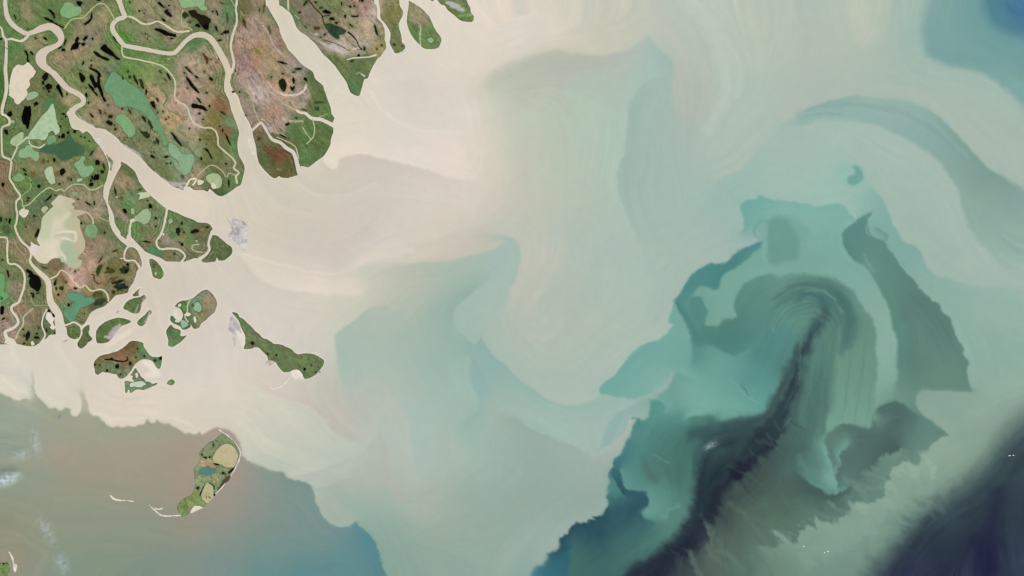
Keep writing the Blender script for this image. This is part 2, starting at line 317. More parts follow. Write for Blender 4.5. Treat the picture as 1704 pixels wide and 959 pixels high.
# fronts: path | colours on the left hand | colours on the right hand | blur in pixels along it
FRONTS = """
800,138 830,115 870,98 920,85 960,88 1000,92 1040,85 1062,70 1078,57|D9D1C1 D0CCBB C6C6B5 BFC3B3|B8BFAC B4BAAA B4B7AC AFBEB3|14 9 5 2
1078,57 1092,75 1100,85 1115,95 1122,110 1120,128 1117,142 1118,160 1122,185|BCC3B4 B4BDB0 AFB8AC AEB6AB|A6BEB4 9DB9AF 9CB8AD A0B8AD|2 2 4 8
1105,127 1085,132 1068,143 1056,160 1046,180 1044,205 1042,230 1038,255 1030,275 1027,291 1030,325 1041,354 1052,381 1065,408|9EB9AE 9CB6AB 9CB6AB A2B8AD|A5BDB2 ABC2B4 ADC2B4 A9BDB2|3 2 1.5 6
1545,-8 1533,40 1535,70 1545,95 1570,108 1620,118 1660,138 1690,165 1712,190|84A8A2 7BA39F 76A09D 78A39F 7DA6A0|A0B8AC A0B9AC A3B9AC A4BAAD A4BAAD|20 10 8 8 10
1636,-8 1645,35 1665,50 1712,66|55888F 537F90 4C7890|70A09C 6E9E9C 70A09C|20 20 20
1300,203 1328,192 1347,180 1385,168 1418,160 1453,162 1494,166 1529,173 1559,191 1578,209 1600,233 1624,260 1650,285 1673,296 1695,312 1712,323|ACB9AD AEB9AE AAB9AD A7B9AC A5B8AB A6B8AC|A0B9AE 8FAEA5 94B2A8 8FB0A6 82A49A 7A9A90 82A19A|1.5 1.5 3 2 3 7
1331,209 1377,198 1426,203 1461,209 1488,222 1515,236 1543,252 1553,262 1571,283 1587,305 1596,328 1605,364 1614,384 1630,404 1646,418 1657,436 1680,456|94B2A7 93B3A9 90B0A7 8CABA3 8AA89E 8BA99D 90AEA2 98B3A8|A4BAAE A5BCB0 A7BBAF A7BBAE A4BAAD A2B8AB|3 3 4 5 8
1190,305 1208,294 1229,286 1246,269 1259,252 1273,238|A8BAAE A9BBAF ABBCAF|98B9AF 98B9AE 9FBAAE|6 4 8
1205,312 1215,315 1229,328 1236,336|98B9AF 95B8AD|99B8AF 92B6AC|5 2
1233,386 1238,369 1233,350 1232,341 1244,330 1256,331 1267,324 1281,330 1309,335 1336,339 1365,342 1388,339 1405,344 1414,354 1423,363|9DB8AF 9AB9AF 9FBAAE 9DBBAF 9ABBB0|76AAA0 70A8A0 7DB0A5 7DB0A4 7BADA1|1.5 1.2 1.2 1.5
1263,400 1246,408 1225,420 1205,438 1183,440 1156,453 1140,474 1122,501|50888A 4C8482 4F8886 538C86|9CB7AE A3B8AE A5B9AE A6B8AD|1.2 2 1.2 1.2
1262,412 1245,429 1225,443 1210,453 1200,464 1194,480 1181,477 1169,475 1160,480 1154,489 1148,500|74A599 78A899 76A598 72A295|5A918A 4C847F 4D8680 568D85|1.5 2 2 4
1122,501 1121,511 1113,537 1119,545 1100,563 1080,571 1059,583 1037,605 1028,619 1011,633 998,645 1000,654|72A69C 74A99F 70A69D 70A79D 6FA89E|A6B8AD A8BAAF AABCB0 ACBCB0 A8B9AD|2 1.2 1 1 1
1122,501 1131,522 1144,545 1149,564 1154,582 1150,605|4C827D 4C827B 4F847C 5A9187|74A79D 76A89E 74A79D 6FA599|1.5 3 8
1154,579 1183,574 1200,583 1217,590 1234,587 1250,578|528980 4E837B 4F847C 508680|5E9488 649A8F 659E92 5A9189|7 3 4
1171,539 1186,543 1194,543 1204,533 1221,528 1225,524 1223,508 1225,497 1234,478 1246,466 1263,459 1279,456 1296,460|74A595 76A597 78A899 76A698 7AAB9D 7AA99B|548079 538279 588A7E 5C9083 608F80|3 2 1.5 4
1296,460 1309,457 1336,454 1361,458 1388,462 1401,471 1418,482 1429,496 1440,515 1451,530 1456,548 1459,565 1458,586 1460,607 1457,650 1452,700|79A89A 7AA99C 7DAA9E 86AC9E 85AE9F 80A997 78A290|679686 6A9486 679183 668F80 6C9384 70998A|3 3 3 2 2 6
1285,497 1300,486 1321,477 1342,471 1367,474 1392,485 1410,500|648F80 668F81 628B7E 628C7E|557F75 547C74 4F7872 4E7570|5 4 6
1450,353 1432,362 1416,373 1405,384 1401,398 1407,418 1418,432 1439,445 1448,454|5B8A88 5C8981 5A867C 608C80|8CB5AA 7FB0A4 7BAB9E 7CA99C|1.2 1.2 1.5 3
1450,353 1445,375 1452,393 1472,404 1479,416 1490,429 1499,445 1508,456|86B1A7 7DA99F 80AA9F 80A99E|5F8D88 5F8B82 5F877C 5F877B|1.5 1.5 1.5
1459,377 1470,384 1479,395 1472,404|7FABA1 80AAA0|6C988F 6E9A90|1.5 1.5
1450,312 1463,325 1475,341 1484,368 1493,382 1499,395 1511,406 1524,408 1535,420 1542,443 1553,456 1580,464 1610,474 1640,480 1680,478 1704,490|9FB9AC A0B9AC A0B7AA 9EB5A8 A1B7AA A2B8AA|88B2A7 7FAAA0 80A99F 8CAEA4 92B1A5 98B5A8|3 2 2 4 8
1430,440 1445,448 1453,463 1463,484 1474,503 1480,519 1484,542 1493,563 1494,582 1492,607 1495,628 1490,640|6C9A8D 5F8C7E 5E8A7C 5E8B7D 5C8579 608A7D|7AA89A 82AA9C 88AE9F 87AD9F 83AA9A|2 2 2 3 6
1497,440 1509,457 1524,467 1530,480 1547,494 1551,502 1562,505 1566,517 1580,532 1586,548 1599,569 1603,588 1612,605 1609,613 1610,630 1616,645|80AA9E 88AE9F 8AB0A2 8CB0A3 8AAB9D|5C8378 5B8176 5E7F75 608378 64897B|1.2 1.2 1.2 1.5
1616,652 1590,651 1573,648 1553,650 1538,650 1525,660 1523,675 1535,693 1550,700 1565,713 1577,725|88A897 88A596 86A494 8BA797 8EA999|64887A 68897A 6B8E80 608579 5D8378|2 2 3 1.5
1577,725 1565,728 1548,740 1535,755 1530,775|90AA9A 8FA898 90A998|608378 68897D 6D8E81|1.2 1.5 1.5
1448,708 1450,693 1460,680 1478,670 1495,668 1510,675 1518,685 1528,696|74A190 719B8C 6C9385 648A7E|557870 4D6A65 4E6B66 57796F|3 2 3
1373,720 1390,713 1405,706 1425,710 1445,714 1450,706|74A190 749F8F 73A090|5D8074 55746B 52716A|3 2 3
1498,749 1480,753 1465,760 1455,773 1440,790|70917F 6A8A7D 66867A|4A625F 4C6460 536E68|1.5 4 8
1413,738 1400,753 1398,775 1390,795 1391,815|52716A 55746D 557870|6B9A8C 6FA092 72A496|2 2 2
1372,722 1375,740 1385,770 1390,785|5A7C73 59796F 5C8074|6A998B 6B9B8D 6EA092|3 2 2
1330,790 1350,808 1370,818 1390,823 1410,818 1419,808|567E73 659488 70A293 5C8076|475F5A 455F59 45625B 4E6C64|6 3 2 2
1300,640 1290,668 1276,686 1255,692 1225,694 1200,702|48625F 3E5658 3A5254 40605F|5C968E 5E9A92 6CA698 75AE9F|4 8 8
1189,690 1157,692 1142,697|477269 4E7F75 528578|78AC9E 78AD9F 72A99A|6 3 4
1072,696 1057,702 1051,717 1040,744 1029,760 1023,768 1019,779|4F857D 548A82 467C7C 3F6C76|A6B5AA A5B4AA A2B3A9 98ADA4|1 1 1 2
1034,781 1038,801 1046,812 1058,815 1073,820 1079,828 1079,839 1071,851 1073,860 1088,872|609489 5F948B 5A8B84 659A90 699C91 55877F|3C6772 38606A 33555E 335862 406A6C|1.5 1.5 2 4
1019,779 1013,789 1015,810 1009,833 1013,838 1005,847 992,864 980,870 961,872 948,884 932,896 928,913 911,920 905,936 892,947 880,965|3D6A74 4C8580 34585F 2F525E 2F525E 2F565F 386A78 4C8588|93ACA2 94ADA3 97AEA4 9BB0A6 9AB0A6 9BB0A5 98AFA3|2 4 2 1.5 2 5 8
1021,795 1029,808 1038,820|36606C 34585F|548A84 4C827E|1.5 1.5
953,903 948,926 944,965|436B68 456E68|33626E 37687A|3 3
1160,760 1157,801 1150,843 1135,876 1108,905 1077,926 1046,947 1030,965|2C3B42 2A3842 2B3640 2B313C|487A70 547F76 56847A 4F7C74 486F6A|14 10 10 12
1712,684 1670,730 1640,770 1600,808 1570,832 1530,862 1500,900 1470,930 1445,965|3C4D52 3E5255 3A4C52 32424A 303848|879F92 82A08F 7D9A8B 6F8E80 7A9A8C|34 32 30 30 34
1395,560 1388,600 1383,650 1377,690 1371,722|6C9483 6E9885 71A08F|587E73 50776D 54796F|8 6 5
1546,747 1534,763 1531,775 1518,773 1507,770 1493,777 1483,788 1479,808 1472,824 1445,836 1431,832 1420,836 1414,847 1408,852|8DA897 8AA695 87A393 86A393 839F8F|6B8C80 67887B 68877A 64857A 627F76|1 1 1.5 1.2
1412,857 1393,862 1389,872 1374,867 1364,868 1366,880 1347,876 1339,876 1341,884 1331,893 1322,903 1306,893 1293,889 1293,897 1306,909 1285,911 1264,909|82A08F 809E8E 7E9C8C 728F80|5D7A70 5A796D 587468 5A7266|1.5 2 2 4
594,448 640,440 685,438 710,435 740,435 781,427 816,418 838,404|DAD1C1 D3CBBB CAC3B4 C3BEB0 BFBFB0|C4C7B5 BABEAE ABBBAD A7BAAD A4BAAE|14 6 2.5 3
800,387 843,393 857,397 866,408 866,430 863,446 859,465 848,481 844,498 838,515|C3C2B3 BDC1B2 BDC1B2 BABEB0 B5BDB0|BCBBAD A6BAB0 A3BAAF A3B9AD A6BAAE|8 2 1.5 3 6
572,640 562,616 560,594 557,568 561,556 573,544 590,534 606,520 621,514 633,509 654,512|B7BBAF C2C6B8 C9CBBA C6C8B7 C0C3B4 B8BDAD|A8BAAE A5BBAF A6BBAE A8BBAD ABBAAD B0BAAB|5 3 2 2 5
813,465 796,479 772,498 760,513 754,532 760,549 770,557|A4BAAE A2BAAE A0B9AD A0B9AC|A0B6A8 94B0A3 95B0A4 98B5A9|3 1.5 1.5
769,556 781,568 792,574 797,568 800.6,559.5|A2B8AC A4BAAD A3BAAD|94B4A9 8FAEA6 90AEA6|2 1.2 1.2
800.6,559.5 808,576 821,595 841,607 857,624 874,638 893,653 917,667 946,675 970,672 994,659|A6BAAD A8BAAE A9BAAE ABBBAF ABBBAF|8EB0A7 8DB0A7 94B5A9 97B6A9 98B6AA|1.2 1.5 2 2
783,595 781,621 785,643 796,669 788,689 766,703 765,725 782,748|91B0A8 8FAFA8 92B2A9 96B5AA 9AB7AB|9BB8AB 9DB8AB 9FB8AB A2B8AB|4 2 2 5
826,690 841,691 858,696 877,710 906,722 930,734 959,746 983,757 1002,757 1030,742|A2B6A9 A0B9AC A1B9AD A2B8AE A0B6AD|9DB0A2 97ABA0 98ADA0 9CAFA5 A6B3A9|6 2 2 2
988,752 999,744 1003,725 1013,704 1026,690 1047,677 1068,667 1091,656 1109,640 1122,623|A2B8AE A0B8AE 9CB7AD 94B3A9 7CADA1|90B1A8 8FB1A8 8DAFA6 88ABA2 8AA9A0|1.5 2 2 2
988,752 1020,737 1040,715 1049,694|90B0A8 8FB1A8 98B3AA|A6B5AB AAB5AB ABB4AA|2 2 2
1001,655 1020,660 1043,663 1066,661 1085,654|70A99E 74AA9F 7AACA1|97B5AB 98B5AB 92B1A7|1 2 4
1049,694 1060,696 1072,696 1078,690 1084,667 1103,673 1105,683|98B0A6 8FAEA4 7AA79C 6FA197|5A9188 588F86 569087 5C968B|2 2 2
1122,623 1115,640 1100,655 1085,668|74A196 6A9C92 6CA095|8EACA3 90AEA4 90AFA5|2 3 4
1128,621 1143,627 1157,632|76AA9D 78AC9F|6A9F94 70A599|1.5 4
-9,653 12,660 31,665 42,662 52,662 53,640 54,616|DAD4C3 D6D1BF CFCCBA D0CDBC D8D2C2|93A08E 95A08D A3A893 C3C1AF CFCAB9|2 1 1 2
56,616 57,640 63,658 83,675 100,680 117,680 119,687 125,691 133,686 136,673 134,655|D9D2C1 D9D2BF D6CFBC D3CEBA D6D0BE D8D0C0|C0BEAC 9AA28C 97A08A 979E89 A0A28E BEB9A6|2 .8 .8 1.5
140,655 146,677 158,691 184,706 204,710 221,706 238,702 254,698 277,704 296,716 313,721 340,719 353,712 362,711|DCD2C1 DBD1BE DAD0BD D6CDBA D8CEBB D5CBB9|B5B19C 9BA089 999F8A 9D9D89 A09A87 A59789|2.5 1.2 1 1 1 1.5
362,711 375,714 389,725 400,742 402,757 420,770 437,778 452,783 472,785 483,795 514,806 521,817 524,831 532,850 540,862 554,874 573,878 583,874 591,868|D0CAB8 CCC9B7 C5C7B6 BAC1B1 B4BEAF B3BCAF A8B5A7 A3B2A4 A2B1A3|A8978C A3958A 9A968A 87968B 7B938B 79918B 7A918D 77918F 6B8F91|2 2 1.2 1.2 1
591,868 598,876 619,895 631,914 637,941 648,966|8EAA9D 8AA799 89A597 8AA595|5C8B90 578890 5A898C 5A8788|1 1 1.2
493,297 506,313 528,324 561,327 588,321 623,305|CBC4B4 CBC4B6 CDC5B8|CFC8B8 CFC7B7 D0C8BB|2 2 3
539,267 550,278 562,281 565,267 577,259 599,256 631,262 672,271 713,283 745,297 790,298|E2D8C6 E4D9C8 E3D8C9 E3D7C9 DDD3C5|CEC7B6 CBC3B6 CDC4B7 D2C9BB D5CDBE|2 2 3 4
401,427 420,452 447,473 474,481 512,487 550,489 600,489|DBD1C0 DED3C3 E2D7C8 DCD3C3|CFC7B6 D0C8B9 D3CBBD CCC9B8|3 3 8
430,639 452,658 481,668 514,680 543,704 572,728 603,740|D5C9BB CFC4B6 C2BCB0 BBB8AC B9BBAD|D0CDBC CBCBBA C5C8B7 BFC5B4 BBC2B2|2 3 3
483,793 524,785 562,769 600,760|BFC6B6 BDC4B4 B8C0B2|BAB9AC B3BBAF B0BAAE|1.5 3 6
521,814 548,809 567,799 600,790|B3BAAD B2B9AD AFB8AC|A6B4A8 A9B3A7 AEB4A8|1.5 2 5
629,723 625,730 605,752|B0BBAF B3BAAE|BABFB0 BBC2B2|2 2
650,655 675,690 682,716 689,761 692,800|A9BCB0 A9BDB2 A9BDB3 AABBB0|B4BCB0 B6BEB2 B4BEB2 AFBAAE|3 3 6
570,820 566,835 580,850 600,862|A0B4A6 9CB2A4 92AE9F|A6B1A4 A4B1A2 9DB0A1|2 5
"""
PTS = """470,60,D4CDB8 500,110,D5CFBB 560,150,D8D0BD 590,220,DCD3C3 640,120,D8CFC0 700,150,D5CDC0 680,180,D5CDC0 730,190,D8D0C3 760,110,DED5C6 800,60,E2D8CA 850,30,D8D0C4 860,60,DFD6C8 920,50,DDD5C6 940,20,D3CFBC 1000,30,C3C5B2 1050,20,C0C3B3
780,190,E2D7CB 760,250,E3D7CA 800,240,D8D2C2 700,250,E2D6C8 640,240,DDD3C4 865,150,B5BAA9 892,190,BCC6B4 815,170,CBCCBA 800,217,D6D0BF 865,230,BFC6B3 830,300,CFC9B9 780,330,DAD0C1 780,350,D5CCBF 830,345,C8C4B6 880,300,BFC3B1 900,250,B9C2AF 950,250,B3C1AF 1000,250,AEC2B2 950,200,AFC1AF
980,140,ABBFAF 1000,180,AEC2B1 930,120,B5B7AC 980,330,B0C0B0 900,370,BDC1B1 900,430,BFC0B1 960,400,ABBBAF 1000,420,A9BBB0 930,480,B0BBAE 880,500,BBBDAE 960,540,ADBAAE 900,560,B2BCAE 860,560,B1BAAC 1010,500,AABCB0 1060,480,A8BFB1 1050,440,A8BEB2 1100,440,A2B9AE 1090,350,9FB8AD 1120,300,A0B8AD 1080,250,9EB7AB 1085,180,9EB8AC 1160,330,A2BBAF 1180,250,A9BCB0 1150,190,AEB6AB 1165,150,AFB8AB
1200,100,B3C2B2 1200,30,B6C4B8 1260,40,B7C1B3 1280,120,AFC0B2 1250,200,ABBFB2 1220,230,AABDB0 1300,80,B3C1B0 1340,60,B0BDB1 1360,130,AAB9AE 1330,165,B0B9AE 1440,20,BDC3B1 1420,60,B4C0B0 1480,50,A9BBAE 1450,110,A9BAAD 1500,130,A3B8AB 1580,150,A3B9AC 1650,220,A8B8AC 1690,260,A8B9AD 1600,190,A7B8AC 1590,60,7CA4A0 1600,95,76A09C 1680,110,77A29C 1692,15,47769A 1660,30,4F868E 1510,60,9AB5AB
1330,240,A3BAAE 1400,225,A5BCB0 1450,245,A6B9AE 1500,280,A7BBAE 1480,310,9DB7AB 1540,330,A3B9AC 1520,370,9BB6AA 1570,380,A2B9AC 1570,430,98B3A7 1620,440,A3B9AC 1690,460,A1B8AA 1600,490,90B0A3 1640,520,96B2A5 1680,560,8EAFA3 1640,600,88AA9C 1690,620,8DAF9F 1650,650,8FAE9E 1690,650,95B1A0 1630,690,8FA99A 1660,350,8CA99D 1690,420,90AEA3 1630,330,8AA89C 1620,300,80A095 1680,340,83A29B
1290,280,9FBAAE 1340,290,A0BBAE 1300,310,A2BBAE 1380,300,98BCB0 1360,320,9DBCB0 1205,360,9DB8B0 1170,380,A0B7B0 1150,420,A5B9AE 1200,400,A1B6AE 1180,340,96B9AE 1300,350,83B1A6 1350,365,82B0A4 1250,360,74AA9F 1380,400,7AABA0 1330,435,78A497 1370,430,7AA89A 1260,440,7AA99C 1200,505,78A89A 1240,500,5D8F83 1265,500,5B8C80 1290,475,649385 1280,530,5A877C 1240,545,53857D 1310,540,5E9186 1200,560,4F837C 1260,590,4F8480 1300,560,538B87
1270,620,569189 1220,620,669F94 1190,610,6AA497 1165,600,5E9488 1120,580,72A79C 1080,600,72A79C 1040,640,74AA9F 1150,650,78AC9F 1180,670,7CAEA1 1230,670,70A899 1260,660,5F9C92 1240,630,578F8A 1330,515,5B8A7C 1400,530,4E7370 1425,570,628A7B 1440,590,6A9384 1410,610,6A917F 1430,640,6E9783 1430,685,74A08F 1400,680,719C8C 1360,650,4E736A 1340,690,4A6D65 1350,730,4B6D66 1360,780,52786E 1330,750,455E59
1290,800,4D5F58 1250,820,4E615A 1220,860,4D6058 1200,900,55675D 1280,860,55715F 1250,925,5B786A 1320,850,546F65 1350,855,5A7A6D 1180,940,5A6E62 1330,935,75937F 1400,900,7E9C8D 1440,870,82A08F 1500,810,829D8C 1540,795,88A493 1580,760,8BA694 1620,720,87A192 1470,640,7FA895 1478,600,86AE9F 1540,560,5F8076 1560,620,658B7C 1520,600,5B7F76 1510,520,5B7B72 1530,640,628475 1460,660,769F8D 1500,700,4E6863 1440,740,4F6962 1425,765,52706A 1470,780,66857A 1440,810,63837A 1520,730,5D8075 1548,722,628A80 1480,730,4C6460
1090,725,518379 1060,725,568B82 1130,740,477469 1100,765,4E746D 1065,765,528680 1080,790,4F7A70 1130,800,466F67 1090,850,699B90 1110,830,5A8F82 1130,700,4E857B 1180,715,466E68 1215,725,3B5454 1240,745,2C3842 1200,790,2C3B42 1180,840,2A3842 1145,910,2B3440 1090,945,2B303C 1240,785,39454A 1060,890,3E6A68 1000,890,2F5662 1050,850,345A66 1020,920,426A66 970,940,44706A 925,945,3A6C78 1080,890,4B7770 1115,870,557F76
1590,860,3A4C50 1560,905,2F3D48 1520,950,2C3048 1620,900,2B3346 1650,930,262843 1690,930,33424E 1690,830,34434C 1650,830,33424A 1700,760,35444C
680,560,A2B7AA 640,600,A6BBAE 720,520,9BB3A6 740,600,98B4A7 700,640,A3B8AB 762,585,95B4A8 600,580,A8BAAD 620,545,ACB9AC 700,480,B5B9AA 760,460,A3B9A8 800,510,A5BAAD 830,440,A6BBB0 800,540,A6BAAE 720,425,CBC3B4 650,470,C0C2B1 680,500,B0BAA9 580,505,CBC9B8 530,540,D0CBBB 530,476,E2D7C8 580,470,D9D0C0 470,520,D3CBBF 450,560,D8CFC2 480,580,D3CCBF 540,590,CACABB 550,625,BDBDB1 600,650,B4BBB0 610,690,B6BCB0 650,720,B3BFB3 710,710,AABCB0 740,720,A3B8AB
720,780,AAB9AC 750,660,A0B9AC 820,670,A0B6A9 860,660,9BB6A9 920,700,9FB9AD 970,710,A1B9AF 870,740,95AC9F 920,780,95ADA1 960,800,97ADA3 1000,790,99ADA4 880,830,94AA9C 840,800,97AEA2 800,765,A0B7AA 810,715,A2B5A7 780,820,94AC9F 720,830,A8B0A3 700,860,A3B0A3 760,880,96AC9D 850,900,93AB9D 700,920,8EA797 760,940,90A898 650,880,8FAA9B 820,945,94AA9C 900,900,9AB0A5 640,830,A3B3A6 545,840,A4B1A3 560,858,A0AFA0 620,800,AEB5A9 580,780,B3BBAE 540,755,BDC4B4 480,740,C6C8B7 440,740,CACAB8 430,700,CCCBB9 470,710,C8CAB8 400,680,D3CEBD 520,730,C2C5B5 560,695,BFBAAD 600,712,B8BAAC 500,650,C8C4B7
440,340,CFC7B6 480,360,CCC4B4 540,390,CBC4B6 600,380,CBC2B8 620,350,CCC3B8 680,340,D5CCBF 560,440,C9C0B5 500,410,CBC3B6 440,400,CEC6B5 720,330,D6CEC0 740,370,D2CABA 600,290,CDC4B8 560,300,CDC6B5 660,300,D0C8BA 500,280,D0C9B8 700,390,D5CEBE 650,410,D8CFC0 330,340,DBD0BC 360,350,D5CBB9 300,330,DCD1BE 340,460,D1C7B7 280,480,CFC5B4 380,470,D3CABA 440,500,D6CCC0 360,600,D8CFC3 300,600,D3CBBD 320,650,DCD2C3 250,680,DED3C4 380,650,DDD3C5 130,600,D8CEBF 60,590,D6CDBE 20,610,DAD3C3 100,640,DAD3C4 180,650,DBD0C3 150,580,DACFBC 240,320,D6CAB8 220,265,D3C6B2 180,235,D2C5B1 190,300,CFC4AE 185,350,CFC6B0 230,420,D0C6B4 90,520,D5CBBA 80,480,D5CBB8 70,95,D0C2AE 90,50,CDC0AC 20,40,CFC4B0 100,135,CDC0AA 130,160,CFC3AC 300,85,CFC5AD 360,80,CBC1A8 395,150,CFC6B0 400,200,CDC5B0 410,260,CFC7B4 680,40,DCD4C2 625,60,D6D0BC 200,50,CFC3AE 245,82,CFC5AE 10,110,CFC6B0 20,275,C6C8A2 30,370,C8C8A4 50,420,CFCBAC 520,250,DDD3C2 570,200,DCD3C2
40,720,93A08E 5,700,93A290 100,755,A09884 150,800,9E9783 200,750,A39A86 280,770,A29686 320,740,A39586 150,840,8E9782 250,880,8A9480 60,890,8A957E 30,920,988F7B 40,820,8E9985 380,850,9A9486 420,830,8F948A 320,878,969180 450,880,7E938A 350,940,7C9189 500,950,5C8B8E 560,930,5F8C8C 250,945,7B8F83 170,930,83947F 520,900,76908A 300,810,A39583 390,800,A39386 470,830,7F938A 420,950,678E8C 5,760,8E9A8C 100,945,7F9587 10,870,8C9079"""
for tok in PTS.split():
    x, y, h = tok.split(','); x = float(x); y = float(y); c = srgb(h)
    r = 14.0
    i0 = max(int((x-r-gx[0])/H_), 0); i1 = min(int((x+r-gx[0])/H_)+1, NXg); j0 = max(int((y-r-gy[0])/H_), 0); j1 = min(int((y+r-gy[0])/H_)+1, NYg)
    d2 = ((gx[i0:i1][None, :]-x)**2 + (gy[j0:j1][:, None]-y)**2)/r**2
    w = 0.05*np.clip(1-d2, 0, 1)
    Wt[j0:j1, i0:i1] += w; Ct[j0:j1, i0:i1] += w[..., None]*np.array([*c, 12.0])
for line in FRONTS.strip().split('\n'):
    p_, l_, r_, b_ = line.split('|')
    P = catmull(pts(p_), 8)
    seg = np.hypot(*np.diff(P, axis=0).T); cum = np.concatenate([[0], np.cumsum(seg)])
    n = max(int(cum[-1]/(0.4*H_)), 4); tt = np.linspace(0, cum[-1], n)
    X = np.interp(tt, cum, P[:, 0]); Y = np.interp(tt, cum, P[:, 1]); t = tt/cum[-1]
    dx = np.gradient(X); dy = np.gradient(Y); L = np.hypot(dx, dy)+1e-9; nx_, ny_ = dy/L, -dx/L      # left hand on the picture
    bl = lerp_list([float(v) for v in b_.split()], t)
    for sgn, cs in ((1, l_), (-1, r_)):
        c = np.concatenate([lerp_list([srgb(h) for h in cs.split()], t), bl], 1)
        for off in (0.8, 1.6):
            i = np.round((X+sgn*nx_*off*H_-gx[0])/H_).astype(int); j = np.round((Y+sgn*ny_*off*H_-gy[0])/H_).astype(int)
            ok = (i >= 0) & (i < NXg) & (j >= 0) & (j < NYg); w = 3.0 if off > 1 else 6.0
            np.add.at(Wt, (j[ok], i[ok]), w); np.add.at(Ct, (j[ok], i[ok]), w*c[ok])
def solve(Wt, Ct):
    levels = [(Wt, Ct)]
    while min(levels[-1][0].shape) > 12:
        w, c = levels[-1]; ny, nx = w.shape
        w = np.pad(w, ((0, ny % 2), (0, nx % 2))); c = np.pad(c, ((0, ny % 2), (0, nx % 2), (0, 0)))
        levels.append((w[::2, ::2]+w[1::2, ::2]+w[::2, 1::2]+w[1::2, 1::2], c[::2, ::2]+c[1::2, ::2]+c[::2, 1::2]+c[1::2, 1::2]))
    u = None
    for k in range(len(levels)-1, -1, -1):
        w, c = levels[k]; ny, nx = w.shape
        if u is None: u = np.broadcast_to(c.sum((0, 1))/w.sum(), c.shape).astype(np.float32).copy()
        else:
            u = np.repeat(np.repeat(u, 2, 0), 2, 1)[:ny, :nx]
        inv = 1.0/(4.0+w)[..., None]
        for it in range(60 if k == 0 else 90 if k == 1 else 200):
            p = np.pad(u, ((1, 1), (1, 1), (0, 0)), mode='edge')
            u = (p[:-2, 1:-1]+p[2:, 1:-1]+p[1:-1, :-2]+p[1:-1, 2:]+c)*inv
    return u
U = solve(Wt, Ct.astype(np.float32))
def blur(A, sig):
    r = int(3*sig+1); k = np.exp(-0.5*(np.arange(-r, r+1)/sig)**2); k /= k.sum()
    for ax in (0, 1):
        pad = [(0, 0)]*A.ndim; pad[ax] = (r, r); P = np.pad(A, pad, mode='edge'); O = np.zeros_like(A)
        n = A.shape[ax]
        for i, kv in enumerate(k):
            O += kv*(P[i:i+n] if ax == 0 else P[:, i:i+n])
        A = O
    return A
def halfblur(A, sig):         # wide blurs on a reduced grid
    ny, nx = A.shape[:2]; f = 4
    B = A[:ny//f*f, :nx//f*f].reshape(ny//f, f, nx//f, f, -1).mean((1, 3)); B = blur(B, sig/f)
    jj = np.clip((np.arange(ny)-(f-1)/2)/f, 0, B.shape[0]-1.001); ii = np.clip((np.arange(nx)-(f-1)/2)/f, 0, B.shape[1]-1.001)
    j0 = jj.astype(int); i0 = ii.astype(int); fj = (jj-j0)[:, None, None].astype(np.float32); fi = (ii-i0)[None, :, None].astype(np.float32)
    R0 = B[j0]*(1-fj)+B[j0+1]*fj
    return R0[:, i0]*(1-fi)+R0[:, i0+1]*fi
C0 = U[..., :3]; Bm = np.clip(0.62*blur(U[..., 3:], 2.0)[..., 0]-0.3, 0, 30)/H_      # blur wanted, in cells
stack = [(0.0, C0), (1.4, blur(C0, 1.4)), (4.0, blur(C0, 4.0)), (10.0, halfblur(C0, 10.0)), (20.0, halfblur(C0, 20.0))]
F = np.zeros_like(C0)
for k in range(len(stack)-1):
    s0, a = stack[k]; s1, b = stack[k+1]
    m = (Bm >= s0) & ((Bm < s1) | (k == len(stack)-2)); t = np.clip((Bm-s0)/(s1-s0), 0, 1)[..., None]
    F = np.where(m[..., None], a*(1-t)+b*t, F)
